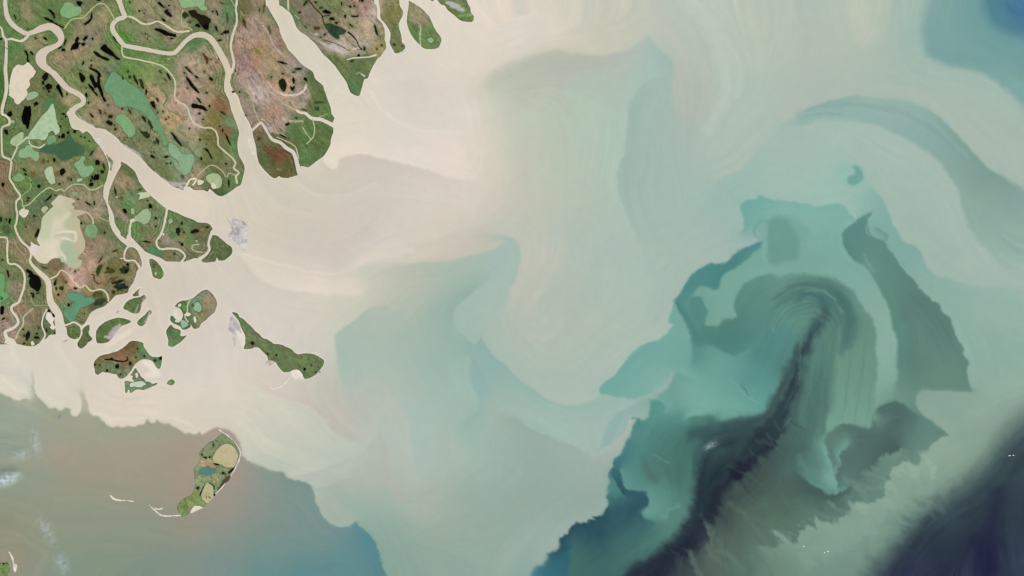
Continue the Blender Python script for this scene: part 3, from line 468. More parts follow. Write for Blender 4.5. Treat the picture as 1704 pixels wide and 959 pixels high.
# filaments: path with width | colour | strength | softness
FIL = """
1328,190,4 1358,177,4 1385,178,4 1418,174,4 1467,180,4 1499,185,4 1529,201,5 1553,215,6 1575,234,8 1602,256,10|7E9F97|.45|6
1330,196,3 1360,190,4 1400,190,3|84A39C|.5|2
1350,181,2 1390,172,3 1440,178,3 1500,188,2|88A8A0|.4|2
1553,205,2 1570,222,2 1590,244,3 1612,262,3|9DB8AC|.3|3
493,297,2 506,313,2 528,324,2 561,327,2 588,321,2 623,305,2|DBD2C2|.6|1.5
387,422,2 409,424,2.5 422,430,3 447,435,3 482,443,3 523,453,3 555,457,3|E4D9C9|.75|2
555,457,4 590,443,6 631,427,8 685,416,8|DFD5C5|.5|6
619,155,3 632,179,3 654,198,3 681,211,3 716,220,3 768,221,3|E5DACB|.7|3
540,268,3 550,278,3 560,280,2 565,266,2 577,258,2 599,255,2 631,261,2|E8DDCE|.6|1.5
452,658,3 481,667,3 514,678,3 543,702,2|DACFC1|.5|3
632,725,7 639,754,9 644,788,12 656,812,14 663,828,12|B6B0A4|.5|6
1085,-5,14 1110,50,12 1140,95,10|BFBFB3|.6|8
1140,-5,16 1185,50,24 1208,110,26 1205,165,22 1180,215,18|BBC8BC|.6|11
1205,60,5 1235,110,7 1228,160,6|BDC8BE|.4|5
1150,40,3 1180,100,4 1182,150,3|AEB9AC|.4|4
1250,-5,20 1275,60,18 1262,140,14|B2BDAE|.35|9
1330,-5,10 1345,60,14 1335,130,14|AFBAAF|.45|8
1395,-5,8 1420,70,10 1450,150,8|A9BAAD|.4|7
1120,420,2 1112,440,2 1090,455,2|98B0A5|.5|1.5
860,250,30 880,330,26 900,420,24|BCC0AE|.3|14
960,160,24 1000,210,24 1010,270,20|AEC5B3|.4|12
1340,486,3 1355,482,3 1370,485,3 1385,494,3 1395,505,2 1402,520,2|74998D|.8|1.5
1328,500,3 1336,493,6 1346,490,8 1358,495,10 1370,508,13 1374,524,15 1365,542,14 1352,556,12|44686A|.7|6
1395,492,9 1408,512,11 1413,535,13 1408,560,15 1400,585,14|496D6A|.6|7
1376,510,1.5 1388,520,2 1396,540,2 1396,570,2|6A8F85|.5|2
1363,540,8 1352,552,9 1346,568,6 1340,590,5|3A5661|.85|2.5
1341,548,4 1334,562,2 1333,590,2 1332,620,2|6D9082|.5|2
1335,572,9 1322,598,14 1312,625,16 1305,650,18 1298,675,20 1280,700,22 1258,722,22|37494D|.75|6
1328,600,12 1322,640,12 1318,680,10 1305,720,10|41595A|.7|5
1345,590,10 1340,640,12 1335,700,14|537A6E|.6|6
1375,560,8 1385,620,10 1382,680,8|5E8577|.6|6
1305,690,16 1290,715,26 1268,742,30 1245,765,26 1222,790,20|252A38|.85|7
1222,790,16 1200,815,20 1182,850,22 1165,885,24 1130,920,24 1095,955,24|272C3A|.6|8
1265,738,1 1280,716,1.6 1290,705,1.6 1300,695,1.6 1308,680,1.6 1313,660,1.6|7E9090|.7|1.2
1302,713,1.5 1312,704,2 1320,690,1.5 1324,672,1|72877F|.6|1.5
1300,655,2 1311,640,2 1322,622,2|6B7F7A|.4|2
1372,740,3 1380,765,4 1386,790,5 1390,818,4|74A697|.7|2
1330,760,8 1345,785,10 1365,806,12 1385,818,8|5C877C|.6|5
1215,628,2 1226,640,2 1236,653,3 1250,664,3 1262,668,2|74AA9C|.6|2
1234,640,1.5 1241,648,2 1245,660,1.5|3F706C|.7|1.2
1200,645,2 1215,655,3 1235,664,2|66A093|.5|3
1270,395,3 1269,415,4 1273,435,4|84B3A6|.6|2.5
1254,385,3 1257,375,3 1265,367,3 1276,364,2|5F9990|.45|2.5
1254,385,3 1256,392,3 1262,400,2|62978E|.6|1.5
#1396,278 1412,272 1434,278 1440,296 1428,310 1410,312 1398,300|8CBBAF|.6|5
#1418,275 1429,276 1437,288 1435,297 1427,304 1416,307 1409,302 1412,294 1420,290 1423,282|629A90|.7|3.2
1438,357,2 1446,366,2 1441,384,3 1448,392,3|7FADA4|.6|1.5
1438,425,4 1446,440,5 1455,452,4|79A593|.5|2.5
1034,780,1.5 1037,800,1.5 1046,811,1.5|7FB0A6|.7|1
1019,780,1.5 1022,795,1.5 1030,808,1.5 1040,818,1.5|2A4C58|.7|1.2
1086,755,2 1100,762,2 1113,770,1.5|6FA396|.5|1.5
1068,760,6 1078,785,14 1090,800,14|4E7069|.6|6
1100,860,3 1118,852,4 1128,840,4|72A599|.5|4
1128,740,1 1150,738,2 1180,735,2 1205,727,2 1230,722,2 1262,735,1|5A6E74|.5|2.5
1035,706,4 1028,720,6 1018,738,5|9DB6AD|.5|3
1052,692,3 1047,702,4 1045,712,3|B2B8AE|.7|1.5
1122,620,3 1110,637,5 1092,652,5 1070,665,4|98B1A7|.6|2
1440,60,30 1430,20,30|BCC3B2|.5|14
1000,60,24 1040,72,16|BFC2B3|.4|9
#1276,367 1290,360 1308,362 1318,372 1326,388 1329,402 1329,428 1312,436 1284,440 1279,415 1275,390|67978B|.75|6
1318,372,16 1330,382,22 1335,395,16|73A498|.6|5
1276,372,1.5 1273,395,2 1274,420,2|88B6A9|.6|2
#1146,503 1152,495 1163,494 1172,505 1178,520 1174,528 1170,545 1158,535 1149,520|55877F|.85|1.5
1168,545,6 1185,558,14 1210,563,20 1240,556,20|4E827B|.6|6
1292,496,8 1310,482,11 1332,474,13 1360,472,14 1390,482,15 1410,505,16 1419,535,18 1412,570,18|4C746E|.6|7
1300,520,10 1320,535,12 1345,530,10|639282|.5|6
1372,518,10 1354,548,16 1338,582,26 1324,618,36 1312,655,42 1295,690,42 1268,720,40 1240,745,36|435F5C|.8|8
1350,556,4 1332,596,8 1318,640,14 1305,680,20 1278,722,28 1245,755,28|2F4147|.8|5
1334,568,2 1330,600,2.5 1328,640,2|6F8F84|.5|2
1322,615,1.5 1312,640,1.5 1300,662,1.5|65797A|.5|1.2
1330,625,1.2 1318,655,1.2 1306,680,1.2|5F7576|.5|1.2
1150,722,16 1190,725,36 1230,735,46 1262,735,40|2E3F45|.55|14
1493,786,14 1508,780,22 1522,790,18|90AC9B|.7|2
1543,764,8 1552,778,15 1553,794,13|92AD9B|.75|1.5
1424,842,12 1436,846,18|8BA897|.7|2
1463,832,10 1478,838,16|8AA796|.7|2
1480,806,10 1488,818,14|8CA998|.7|1.5
1520,800,16 1500,825,20 1470,850,26 1430,880,34 1390,905,36 1350,930,36|86A393|.45|9
1410,800,8 1440,815,10 1470,805,8|708F82|.5|4
1640,935,40 1650,880,30 1665,820,20|262A42|.5|16
1690,900,20 1685,850,18|33424C|.5|10
1395,770,3 1404,795,5 1412,812,3|527168|.6|3
1218,798,3 1228,812,6 1222,840,6 1205,850,4|475954|.5|5
1175,870,5 1185,890,8 1180,915,9 1195,935,8|60756A|.6|4
1145,915,6 1155,935,10 1165,955,10|5F7669|.7|3
1190,915,8 1215,925,9 1235,945,8|62806F|.5|4
1215,840,4 1240,860,6 1265,890,6 1290,925,6|647E70|.4|5
640,505,6 720,480,10 780,440,14|A9BAA9|.3|10
54,620,2 54,640,3 57,658,3|C2BEAC|.5|2
137,655,3 140,668,4 141,682,5|BAB6A2|.5|3
393,545,6 402,558,10 405,572,8|EADFD3|.7|3
243,602,10 254,612,14 262,622,10 246,624,6|E8DED1|.8|3
291,520,8 296,530,8|E4DBCC|.7|3
180,574,10 200,562,10 214,552,6|E4D8C4|.7|4
246,470,3 252,500,3 256,540,3|C6BCAC|.5|4
262,500,3 268,540,3 285,575,3|DDD3C2|.5|3
150,684,4 180,694,5 215,694,5 260,690,5 320,706,5|E2D8C7|.6|4
60,650,3 85,666,4 110,672,4|E2DAC9|.6|3
150,660,4 200,672,5 260,676,6|CFC6B4|.35|4
5,630,6 25,645,6 45,648,5|E0DAC9|.5|4
340,690,6 380,690,8 420,720,8 460,745,8|D6D1BF|.4|6
410,640,4 440,660,5 480,690,6|D9D0C2|.5|4
420,300,6 440,330,8 480,350,8 530,360,8|D6CEBC|.35|6
520,420,12 570,410,14 620,385,14|C8BFB4|.4|8
420,380,12 450,400,14 500,430,14|CFC6B8|.3|7
640,150,20 690,140,24 740,150,20|D2CABF|.45|9
480,30,4 510,85,4 545,130,4|DAD4BF|.5|3
10,560,10 30,600,10 50,612,8|E0D9CA|.4|6
95,575,8 108,600,8 130,625,6|DFD6C6|.5|5
360,440,3 372,455,4 390,470,4|DAD0C0|.4|4
"""
fr = random.Random(5)
for k in range(26):
    q = fr.uniform(.22, 1.0); a0 = fr.uniform(165, 250); a1 = a0+fr.uniform(50, 110)
    pp = []
    for a in np.linspace(a0, min(a1, 372), 9):
        r_ = math.radians(a); pp.append('%.1f,%.1f,%.1f' % (1348+104*q*math.cos(r_), 556+98*q*math.sin(r_)+8*(1-q), fr.uniform(.6, 1.8)))
    FIL += ' '.join(pp) + ('|7FA899|.28|1.6\n' if k % 2 else '|466F69|.30|2\n')
for k in range(22):
    x0 = fr.uniform(1318, 1452); y0 = fr.uniform(560, 640); ln = fr.uniform(50, 130); bend = (x0-1385)*-.15
    FIL += ' '.join('%.1f,%.1f,%.1f' % (x0+bend*t*t-8*t, y0+ln*t, fr.uniform(.5, 1.8)) for t in (0, .25, .5, .75, 1)) + ('|7A9E8C|.22|2\n' if k % 2 else '|47685F|.25|2.5\n')
for k in range(24):                      # wisps leaving the dark tail
    t = fr.random(); x0 = 1305-210*t+fr.uniform(-6, 22); y0 = 690+235*t+fr.uniform(-14, 14); ln = fr.uniform(14, 46)
    FIL += ' '.join('%.1f,%.1f,%.1f' % (x0+ln*u*.75+6*math.sin(u*3+k), y0+ln*u*.8-5*u*u, 2.2*(1-u)+.4) for u in (0, .35, .7, 1)) + ('|333F45|.45|2.5\n' if k % 2 else '|5F756B|.35|2.5\n')
for k in range(26):                      # wisps fraying off the pale south-east front
    t = fr.random(); x0 = 1285+265*t; y0 = 900-140*t+fr.uniform(-8, 16); ln = fr.uniform(12, 34)
    FIL += ' '.join('%.1f,%.1f,%.1f' % (x0-ln*u*.7+4*math.sin(u*2+k), y0-ln*u*.6+5*u*u, 3.0*(1-u)+.4) for u in (0, .35, .7, 1)) + '|7F9C8C|.45|2\n'
WG = Grid(gx, gy); GX, GY = np.meshgrid(gx, gy)
for line in FIL.strip().split('\n'):
    p_, c_, a_, s_ = line.split('|'); soft = float(s_)
    if p_[0] == '#':
        P = catmull(pts(p_[1:]), 5, True); D = WG.sdf(P, 8.0)
    else:
        P = catmull(pts(p_), 6); D = np.full((NYg, NXg), 1e6, np.float64); wmax = P[:, 2].max()
        for a, b in zip(P[:-1], P[1:]): WG.seg_min(D, a, b, a[2]/2, b[2]/2, soft*1.5+2)
        if wmax > 9:
            m_ = D < 40; D[m_] += min(wmax*.22, 6)*fbm(GX[m_]/13, GY[m_]/13, 601, 3)
    al = float(a_)*(lambda q: q*q*(3-2*q))(np.clip(0.5-D/(2*soft), 0, 1))
    F = F*(1-al[..., None]) + srgb(c_)*al[..., None]
# turbulent wrinkling of every front, and silt streaks drawn out along the flow
GX, GY = np.meshgrid(gx, gy)
def bil(A, x, y):
    i = np.clip((x-gx[0])/H_, 0, NXg-1.001); j = np.clip((y-gy[0])/H_, 0, NYg-1.001); i0 = i.astype(int); j0 = j.astype(int)
    fi = i-i0; fj = j-j0
    if A.ndim == 3: fi = fi[..., None]; fj = fj[..., None]
    return (A[j0, i0]*(1-fi)+A[j0, i0+1]*fi)*(1-fj) + (A[j0+1, i0]*(1-fi)+A[j0+1, i0+1]*fi)*fj
ROUGH = [(1400, 860, 70, 7), (1300, 900, 70, 6), (1180, 900, 70, 7), (960, 890, 60, 4), (1010, 830, 30, 4), (1500, 800, 50, 5), (1460, 780, 40, 5), (1560, 850, 40, 3), (1250, 740, 40, 3), (1590, 560, 40, 2), (1060, 700, 20, 2), (200, 700, 60, 2), (560, 520, 300, -0.4)]
amp = np.full(GX.shape, 1.2)
for x, y, r, a in ROUGH: amp += a*np.exp(-((GX-x)**2+(GY-y)**2)/(2*r*r))
amp = np.clip(amp, .5, 9)
ux = fbm(GX/16, GY/16, 31, 4, .55); uy = fbm(GX/16, GY/16, 47, 4, .55)
sa, sp = (GX-GY)*0.707, (GX+GY)*0.707                     # along and across the ragged south-east fronts
comb = (np.abs(fbm(sa/17+0.8*fbm(GX/30, GY/30, 61, 2), sp/45, 53, 3, .5))*3.2-.6)*np.clip(amp-2.0, 0, 8)*1.1
amp = np.minimum(amp, 3.0)
scal = np.zeros(GX.shape)
for x_, y_ in ((15, 660), (85, 672), (120, 685), (175, 700), (225, 704), (275, 704), (330, 718)): scal += np.exp(-((GX-x_)/32)**2-((GY-y_)/16)**2)
scal = np.minimum(scal, 1)*(np.abs(fbm(GX/17, GY/70, 57, 2, .45))*3-.5)*3.2
F = bil(F, GX+amp*ux*1.4+0.7*comb, GY+amp*uy*1.4+0.7*comb-scal)
F = bil(F, GX+1.5*fbm(GX/7, GY/7, 33, 2)+2.2*fbm(GX/34, GY/34, 35, 2), GY+1.5*fbm(GX/7, GY/7, 37, 2)+2.2*fbm(GX/34, GY/34, 39, 2))
lum = np.log(0.06+blur(F.mean(-1, keepdims=True), 1.5)[..., 0])
gyv, gxv = np.gradient(lum)
J = np.stack([gxv*gxv, gxv*gyv, gyv*gyv], -1)*1e4 + np.array([2e-4, 0, 1e-4])
J = 0.35*halfblur(J, 5.0)/1.0 + halfblur(J, 14.0)
th = 0.5*np.arctan2(2*J[..., 1], J[..., 0]-J[..., 2]) + np.pi/2          # along the plume, across its gradient
th = th + 0.25*fbm(GX/60, GY/60, 65, 3)
tx, ty = np.cos(th), np.sin(th)
def streaks(sig, steps, ds):
    base = blur(rng.rand(NYg, NXg, 1), sig)[..., 0]; base = (base-base.mean())/base.std()
    acc = base.copy()
    for sg in (1, -1):
        x, y = GX.copy(), GY.copy(); vx, vy = tx*sg, ty*sg
        for k in range(steps):
            x += vx*ds; y += vy*ds; acc += bil(base, x, y)
            i = np.clip(((x-gx[0])/H_).astype(int), 0, NXg-1); j = np.clip(((y-gy[0])/H_).astype(int), 0, NYg-1)
            nvx, nvy = tx[j, i], ty[j, i]; d = np.where(nvx*vx+nvy*vy < 0, -1, 1)
            vx, vy = nvx*d, nvy*d
    return acc/acc.std()
acc = streaks(0.7, 14, 2.4); acc2 = streaks(2.2, 18, 5.0)
slow = fbm(GX/70, GY/70, 71, 3)
dark = np.clip(1.35-F.mean(-1), .4, 1.1)
patchy = 0.35+0.9*np.clip(slow*1.5+.5, 0, 1)
deep = np.clip((0.5-F.mean(-1))/0.3, 0, 1)
F = F*(1 + ((0.0036+0.018*deep)*acc*patchy + (0.0042+0.030*deep)*acc2*patchy + 0.006*slow)[..., None])
F[..., 0] *= 1+0.004*acc2*patchy; F[..., 2] *= 1-0.003*acc2*patchy
F = F*(1+0.10*deep[..., None]*fbm(GX/45, GY/45, 95, 4)[..., None])
gm = F.mean(-1, keepdims=True); F = gm+(F-gm)*0.95
hue = fbm(GX/110, GY/80, 91, 3)
F[..., 0] *= 1+0.012*hue; F[..., 2] *= 1-0.010*hue
F = np.clip(F, 0, 1)
# pale shallow rim along the muddy shores
shore = np.full((NYg, NXg), 6.0)
ii = np.clip(np.searchsorted(xl, gx), 0, len(xl)-1); jj = np.clip(np.searchsorted(yl, gy), 0, len(yl)-1)
shore = np.where((GX < 799)[...], Sd[np.ix_(jj, ii)], 6.0)
rim = np.clip(1-np.abs(shore-0.6)/2.6, 0, 1)*np.clip((F.mean(-1)-0.62)/0.1, 0, 1)*np.clip((CH[np.ix_(jj, ii)]+1)/4, .12, 1)
F = F*(1-0.5*rim[..., None]) + srgb('E4DCC8')*0.5*rim[..., None]
Flin = np.maximum(np.where(F <= 0.04045, F/12.92, ((F+0.055)/1.055)**2.4) - np.array([.006, .008, .009]), .002)
# the sheet itself goes on far outside the picture
sx = spread(-7.5, W+7.5, H_, -5500, W+5500, 1.1); sy = spread(-7.5, H+7.5, H_, -5500, H+5500, 1.1)
SX, SY = np.meshgrid(sx, sy)
outd = np.hypot(np.maximum(np.maximum(-SX, SX-W), 0), np.maximum(np.maximum(-SY, SY-H), 0))
am = np.minimum(outd*0.9, 260)                       # eddies grow away from the traced part
ex = SX+am*fbm(SX/260, SY/260, 701, 4); ey = SY+am*fbm(SX/260, SY/260, 703, 4)
near = bil(Flin, ex, ey); soft_ = bil(halfblur(Flin, 20.0), ex, ey); sb = np.clip(outd/60, 0, 1)[..., None]
CS = near*(1-sb)+soft_*sb
far = np.clip(outd/2200+0.25*fbm(SX/500, SY/500, 705, 3)*np.clip(outd/300, 0, 1), 0, 1)[..., None]
CS = CS*(1-far) + lin('4F7B80')*far
idx = np.arange(len(sx)*len(sy)).reshape(len(sy), len(sx))
Q = np.stack([idx[:-1, :-1], idx[1:, :-1], idx[1:, 1:], idx[:-1, 1:]], -1)       # quads
VX, VY = wx(SX).ravel(), wy(SY).ravel(); VC = (CS*ALB).reshape(-1, 3)
mx_ = (sx[:-1]+sx[1:])/2; my_ = (sy[:-1]+sy[1:])/2; CG = Grid(mx_, my_)
zone = np.zeros((len(my_), len(mx_)), int)
ZONES = [
 (1, "-7100,-7100 1000,-7100 1010,-100 985,40 900,95 800,140 800,300 830,380 740,432 594,448 600,489 640,505 590,534 558,563 562,620 600,680 640,740 620,770 520,806 472,785 420,770 402,757 389,725 362,711 340,719 296,716 254,698 204,710 146,677 133,688 100,680 63,660 31,665 -40,650 -7100,650"),
 (2, "1296,458 1336,454 1388,462 1429,496 1456,548 1458,600 1452,700 1425,710 1405,706 1373,720 1390,822 1419,810 1408,852 1364,868 1290,890 1264,909 1230,965 1040,965 1077,926 1135,876 1157,801 1160,760 1190,715 1255,692 1290,668 1310,610 1240,590 1217,590 1154,579 1122,501 1140,474 1156,453 1205,438 1263,400 1225,443 1194,480 1171,539 1204,533 1223,508 1246,466"),
 (3, "1450,353 1401,398 1448,454 1463,484 1484,542 1494,600 1480,665 1450,693 1450,770 1530,775 1577,725 1535,690 1525,660 1616,652 1599,569 1547,494 1508,456 1472,404"),
 (4, "7900,500 1712,684 1640,770 1570,832 1500,900 1445,965 1400,7100 7900,7100"),
 (5, "1022,766 1013,789 1009,833 961,872 928,913 880,965 860,1100 1020,1100 1046,947 1108,905 1079,839 1046,812"),
]
for k, s_ in ZONES: zone[CG.inside(catmull(pts(s_), 4, True))] = k
ZN = [('sea', 'pale green silty sea spreading between the muddy shore water and the dark eddies'),
      ('river_water', 'beige river water thick with silt, filling the channels and fanning out from the delta'),
      ('eddy_water', 'dark teal curling eddy with a long dark tail'),
      ('clear_water', 'dark green crescent of clearer water outside the curling eddy'),
      ('deep_water', 'dark navy deep water beyond the pale green plume edge'),
      ('blue_water', 'deep blue pocket of clear water under the pale plume front')]
for k, (nm, lb) in enumerate(ZN):
    q = Q[zone == k]
    if not len(q): continue
    use, inv = np.unique(q, return_inverse=True)
    V = np.stack([VX[use], VY[use], np.zeros(len(use))], 1)
    o = mesh_obj(nm, V, inv.reshape(-1, 4), M_sea, VC[use])
    set_props(o, label=lb, kind='structure')

# ------------------------------------------------------------------ tundra: colours read off the vegetation, meshes per landmass
LPTS = """30,20,5F7A45 45,15,857F58 10,60,5E8048 3,150,3E6B2C 55,75,8A835C 80,25,5F7C40 120,80,8A7A5A 110,100,857455 100,62,5F7E44 150,60,827557 170,30,8A805A 150,100,7C7A52 175,100,7B8052 130,130,6D8248 190,110,6C7E52 60,135,6C7246 85,150,62703F 40,90,647E48 160,5,6A7048 60,10,6B8048 20,70,58793F
215,15,6D8A4A 235,15,8A805E 260,25,847A5A 285,25,85785C 330,40,5F7045 360,20,8A7B60 385,20,5C7F50 215,45,7A8552 203,62,4F8434 240,60,7F8055 280,55,86775C 270,105,6E8A4A 230,95,628448 210,120,628A3C 250,115,76874A 280,130,7C7F52 310,110,9A8370 330,90,92856A 320,140,9C8272 350,110,957F62 365,130,75794F 345,150,8A7653 300,45,8C8464 265,72,6A8450 320,75,5C7F48
405,20,6A5F38 420,30,957C6C 415,60,9A7C6C 405,100,96706A 430,90,93714F 447,95,98805F 460,70,8C7560 415,130,967E74 460,130,97805F 470,140,A0826A 495,110,8F7F72 480,25,5F7A4A 500,15,7E6D5A 515,20,7B6B58 550,10,6F7B4A 545,40,7A7450 580,40,8B7F60 515,65,7B7560 545,60,8A7C68 565,78,A89C92 580,65,94866E 560,105,66713F 590,110,61733F 590,150,557A48 530,130,5E6E40
605,15,9A7468 618,20,A0907E 620,50,A08C72 605,80,A08D80 630,85,90804F 605,100,66713F 620,105,6D8048 645,30,75743F 655,60,6F7748 660,85,6E7544 690,60,5E8340 715,50,6A7F48 720,70,688448 700,30,857B5C 775,30,668240 750,5,6E7A4C 700,60,648845
30,180,6A7346 15,230,5C7A42 100,180,5F7440 60,190,6F7B4C 115,160,9B8262 110,200,5A7238 160,185,8A7A58 180,200,7E7556 190,190,87745C 90,265,6A7648 40,250,688A56 60,270,7C7A50 80,280,82794F 105,280,847C58 155,250,5F7C40 165,255,91755C 160,285,5E7A3C 5,280,7C644C 40,300,62823F 10,215,6A7A45 140,225,667C42 95,200,5F7440
220,165,6A8458 250,190,7A8A60 210,205,8A7B58 225,230,6F7A50 250,160,94805E 290,175,A0846F 310,160,9C7F6C 330,165,A08575 320,200,A58D80 285,200,A5885F 300,220,8A8462 320,235,8E8462 345,230,6E6A38 360,200,716A32 370,175,7D5C3C 385,205,6F8A5A 375,220,6B5534 390,240,5C8048 340,260,6C6F3C 300,255,789872 310,275,88A078 290,245,7F9668 240,260,757A52 265,280,6E7A4C 360,280,62663A 380,270,7A8052 330,290,8A7A5C 350,290,5F7F48 215,285,606842 205,300,8A7858 322,250,84906A
405,165,8C7A66 420,190,8A7468 440,170,97806E 450,190,9B7A62 465,200,A08272 445,205,9D8478 430,160,A8948A 500,165,93806C 530,165,5E7040 545,190,5A7A40 495,215,587A40 530,230,58703A 510,260,587A42 440,235,6B6440 450,250,64482A 465,260,62452A 440,270,5A6A3C 475,280,5C5A30 430,225,6E5A3C 425,255,5F6E48 455,235,5A6A40
10,340,7E7250 10,310,7C6048 30,370,5C8040 50,350,607048 50,380,74704A 60,320,5C7A48 140,340,84755C 150,330,92805F 160,350,8C7A62 190,330,7A7C58 160,400,857058 170,380,6F7A4A 150,430,8F7860 155,445,A58470 180,420,7F7556 20,410,7E6E55 35,420,7C6A50 15,430,6E7A48 30,455,6E7A4C 10,380,54753C 100,440,726448 190,445,6C6A40 120,450,A08878 195,375,5F8048
5,470,6C8A52 25,480,82725C 15,500,6C8A5A 20,520,8A7560 35,510,8C6A50 45,500,7A7A52 40,540,80705A 50,530,7C6650 20,550,94786A 45,555,7A7448 60,560,6A7048 75,550,5C7048 65,490,6A7448 90,475,A08468 100,465,77663A 100,490,847048 120,465,B8907A 135,470,A88478 120,505,6C8C6A 150,480,7E7048 165,460,806C48 180,480,76704A 140,525,76744A 165,505,5A5A3C 125,550,5C6E40 140,565,586438 170,550,567038 195,545,5A7638
190,450,70653C 200,470,68623C 210,480,72683F 225,440,7C6E50 215,460,74714A 255,440,68744C 262,455,60783E 215,510,58743C 235,540,5C7A46 345,505,857858 335,525,807A54 325,505,6F9070 310,520,5E7448 290,560,5C7F4C 300,540,566F40
170,590,6E5A38 200,595,8A6048 210,600,7E5F3E 220,575,64502E 240,575,5F8850 250,590,64885A 190,615,667F54 215,620,718058 180,612,6E7C50 230,650,6C8C66 285,636,64824E 195,605,7A8058
410,555,6B7A50 470,580,64784A 520,605,657A48 400,530,557C46 390,522,54703F
375,735,77905F 350,750,7F8F66 345,775,A08A68 335,790,86986A 350,800,809468 320,840,78904F 365,790,84946A 8,950,6F8A4C
220,330,658458 215,345,5E8848 205,360,8A7460 240,340,6E7A4C 255,370,78825A 230,385,5C8448 260,390,6E7A4A 250,405,7A6C50 255,420,54784C 280,375,647E50 300,380,6A7A50 330,370,5C7848 335,385,6F6C40 280,400,857868 310,395,648448 300,410,7E7658 280,425,75704A 320,420,6E704C 340,410,716F50 360,405,5F6E42 375,425,58683C 365,325,54683A 390,315,5E7F48"""
lp = [t.split(',') for t in LPTS.split()]
PXY = np.array([[float(a), float(b)] for a, b, _ in lp]); PCL = np.array([srgb(c) for _, _, c in lp])
need = Sd < 2.0
qx = LX[need]; qy = LY[need]
qx2 = qx + 7*fbm(qx/22, qy/22, 101, 4, .6); qy2 = qy + 7*fbm(qx/22, qy/22, 131, 4, .6)
LC = np.zeros((len(qx), 3)); 
for k in range(0, len(qx), 20000):
    d2 = (qx2[k:k+20000, None]-PXY[None, :, 0])**2 + (qy2[k:k+20000, None]-PXY[None, :, 1])**2
    w = 1.0/(d2+30.0)**2.2
    LC[k:k+20000] = (w @ PCL)/w.sum(1, keepdims=True)
# scroll bars and drained channels: thin bands wrapped round a slow noise
gry = LC.mean(1, keepdims=True); wrm = np.clip((LC[:, :1]-LC[:, 1:2])*12+.3, 0, 1)
LC = (gry + (LC-gry)*0.80)*(1.02+0.09*wrm)
n1 = fbm(qx/34, qy/34, 151, 3); band = np.sin(n1*46 + 4*fbm(qx/9, qy/9, 161, 2))
al_, ac_ = qx*0.62+qy*0.78, -qx*0.78+qy*0.62            # ridges run down-slope, north-west to south-east
wob = 5*fbm(qx/30, qy/30, 221, 2)
ridge = fbm((ac_+wob)/1.9, al_/14, 231, 3, .6); ridge2 = fbm((ac_+wob)/5.5, al_/34, 241, 3, .6)
n2 = fbm(qx/3.2, qy/3.2, 171, 3, .6); n3 = fbm(qx/9, qy/9, 181, 3); n4 = fbm(qx/26, qy/26, 191, 3)
LC *= (1 + 0.045*band + 0.07*n2 + 0.05*n3 + 0.10*ridge + 0.10*ridge2)[:, None]
warm = np.clip(n3*1.1+n4*0.9, -1, 1)
warm = np.clip(warm*.6+ridge2*.7, -1, 1); LC[:, 0] *= 1+0.045*warm; LC[:, 2] *= 1-0.02*warm
green = np.clip((n4-0.12)*3, 0, 1)*np.clip((LC[:, 1]-LC[:, 0])*18+.3, 0, 1)
LC = LC*(1-0.14*green[:, None]) + srgb('5A7A40')*0.14*green[:, None]
lev = CH[need]; lw = np.exp(-np.maximum(lev, 0)/6.0)*(0.35+0.65*np.clip((vnoise(qx/25, qy/25, 251)-.35)*3, 0, 1))*np.clip((430-qx)/60, 0, 1)*np.clip((420-qy)/80, .25, 1)
LC = LC*(1-0.6*lw[:, None]) + srgb('587C40')*0.6*lw[:, None]
scr = np.sin(np.maximum(lev, 0)*1.25+5*fbm(qx/14, qy/14, 281, 3))*np.exp(-np.maximum(lev, 0)/13)*np.clip((vnoise(qx/30, qy/30, 291)-.25)*2.5, 0, 1)
LC *= (1+0.20*scr)[:, None]; LC[:, 1] *= 1+0.03*scr
scar = np.abs(fbm(qx/42, qy/42, 295, 3)); scar = np.exp(-(scar/0.022)**2)*np.clip((vnoise(qx/40, qy/40, 297)-.3)*2.5, 0, 1)     # drained creeks
LC = LC*(1-0.4*scar[:, None]) + srgb('5E7445')*0.4*scar[:, None]
edge = np.clip(1+Sd[need]/1.6, 0, 1)*0.22; LC *= (1-edge)[:, None]
moss = np.clip((fbm((ac_+wob)/4, al_/9, 211, 3)-0.30)*5, 0, 1); LC = LC*(1-0.4*moss[:, None]) + srgb('54512F')*0.4*moss[:, None]
CL = np.zeros(LX.shape+(3,)); CL[need] = np.clip(LC, 0.02, 1)
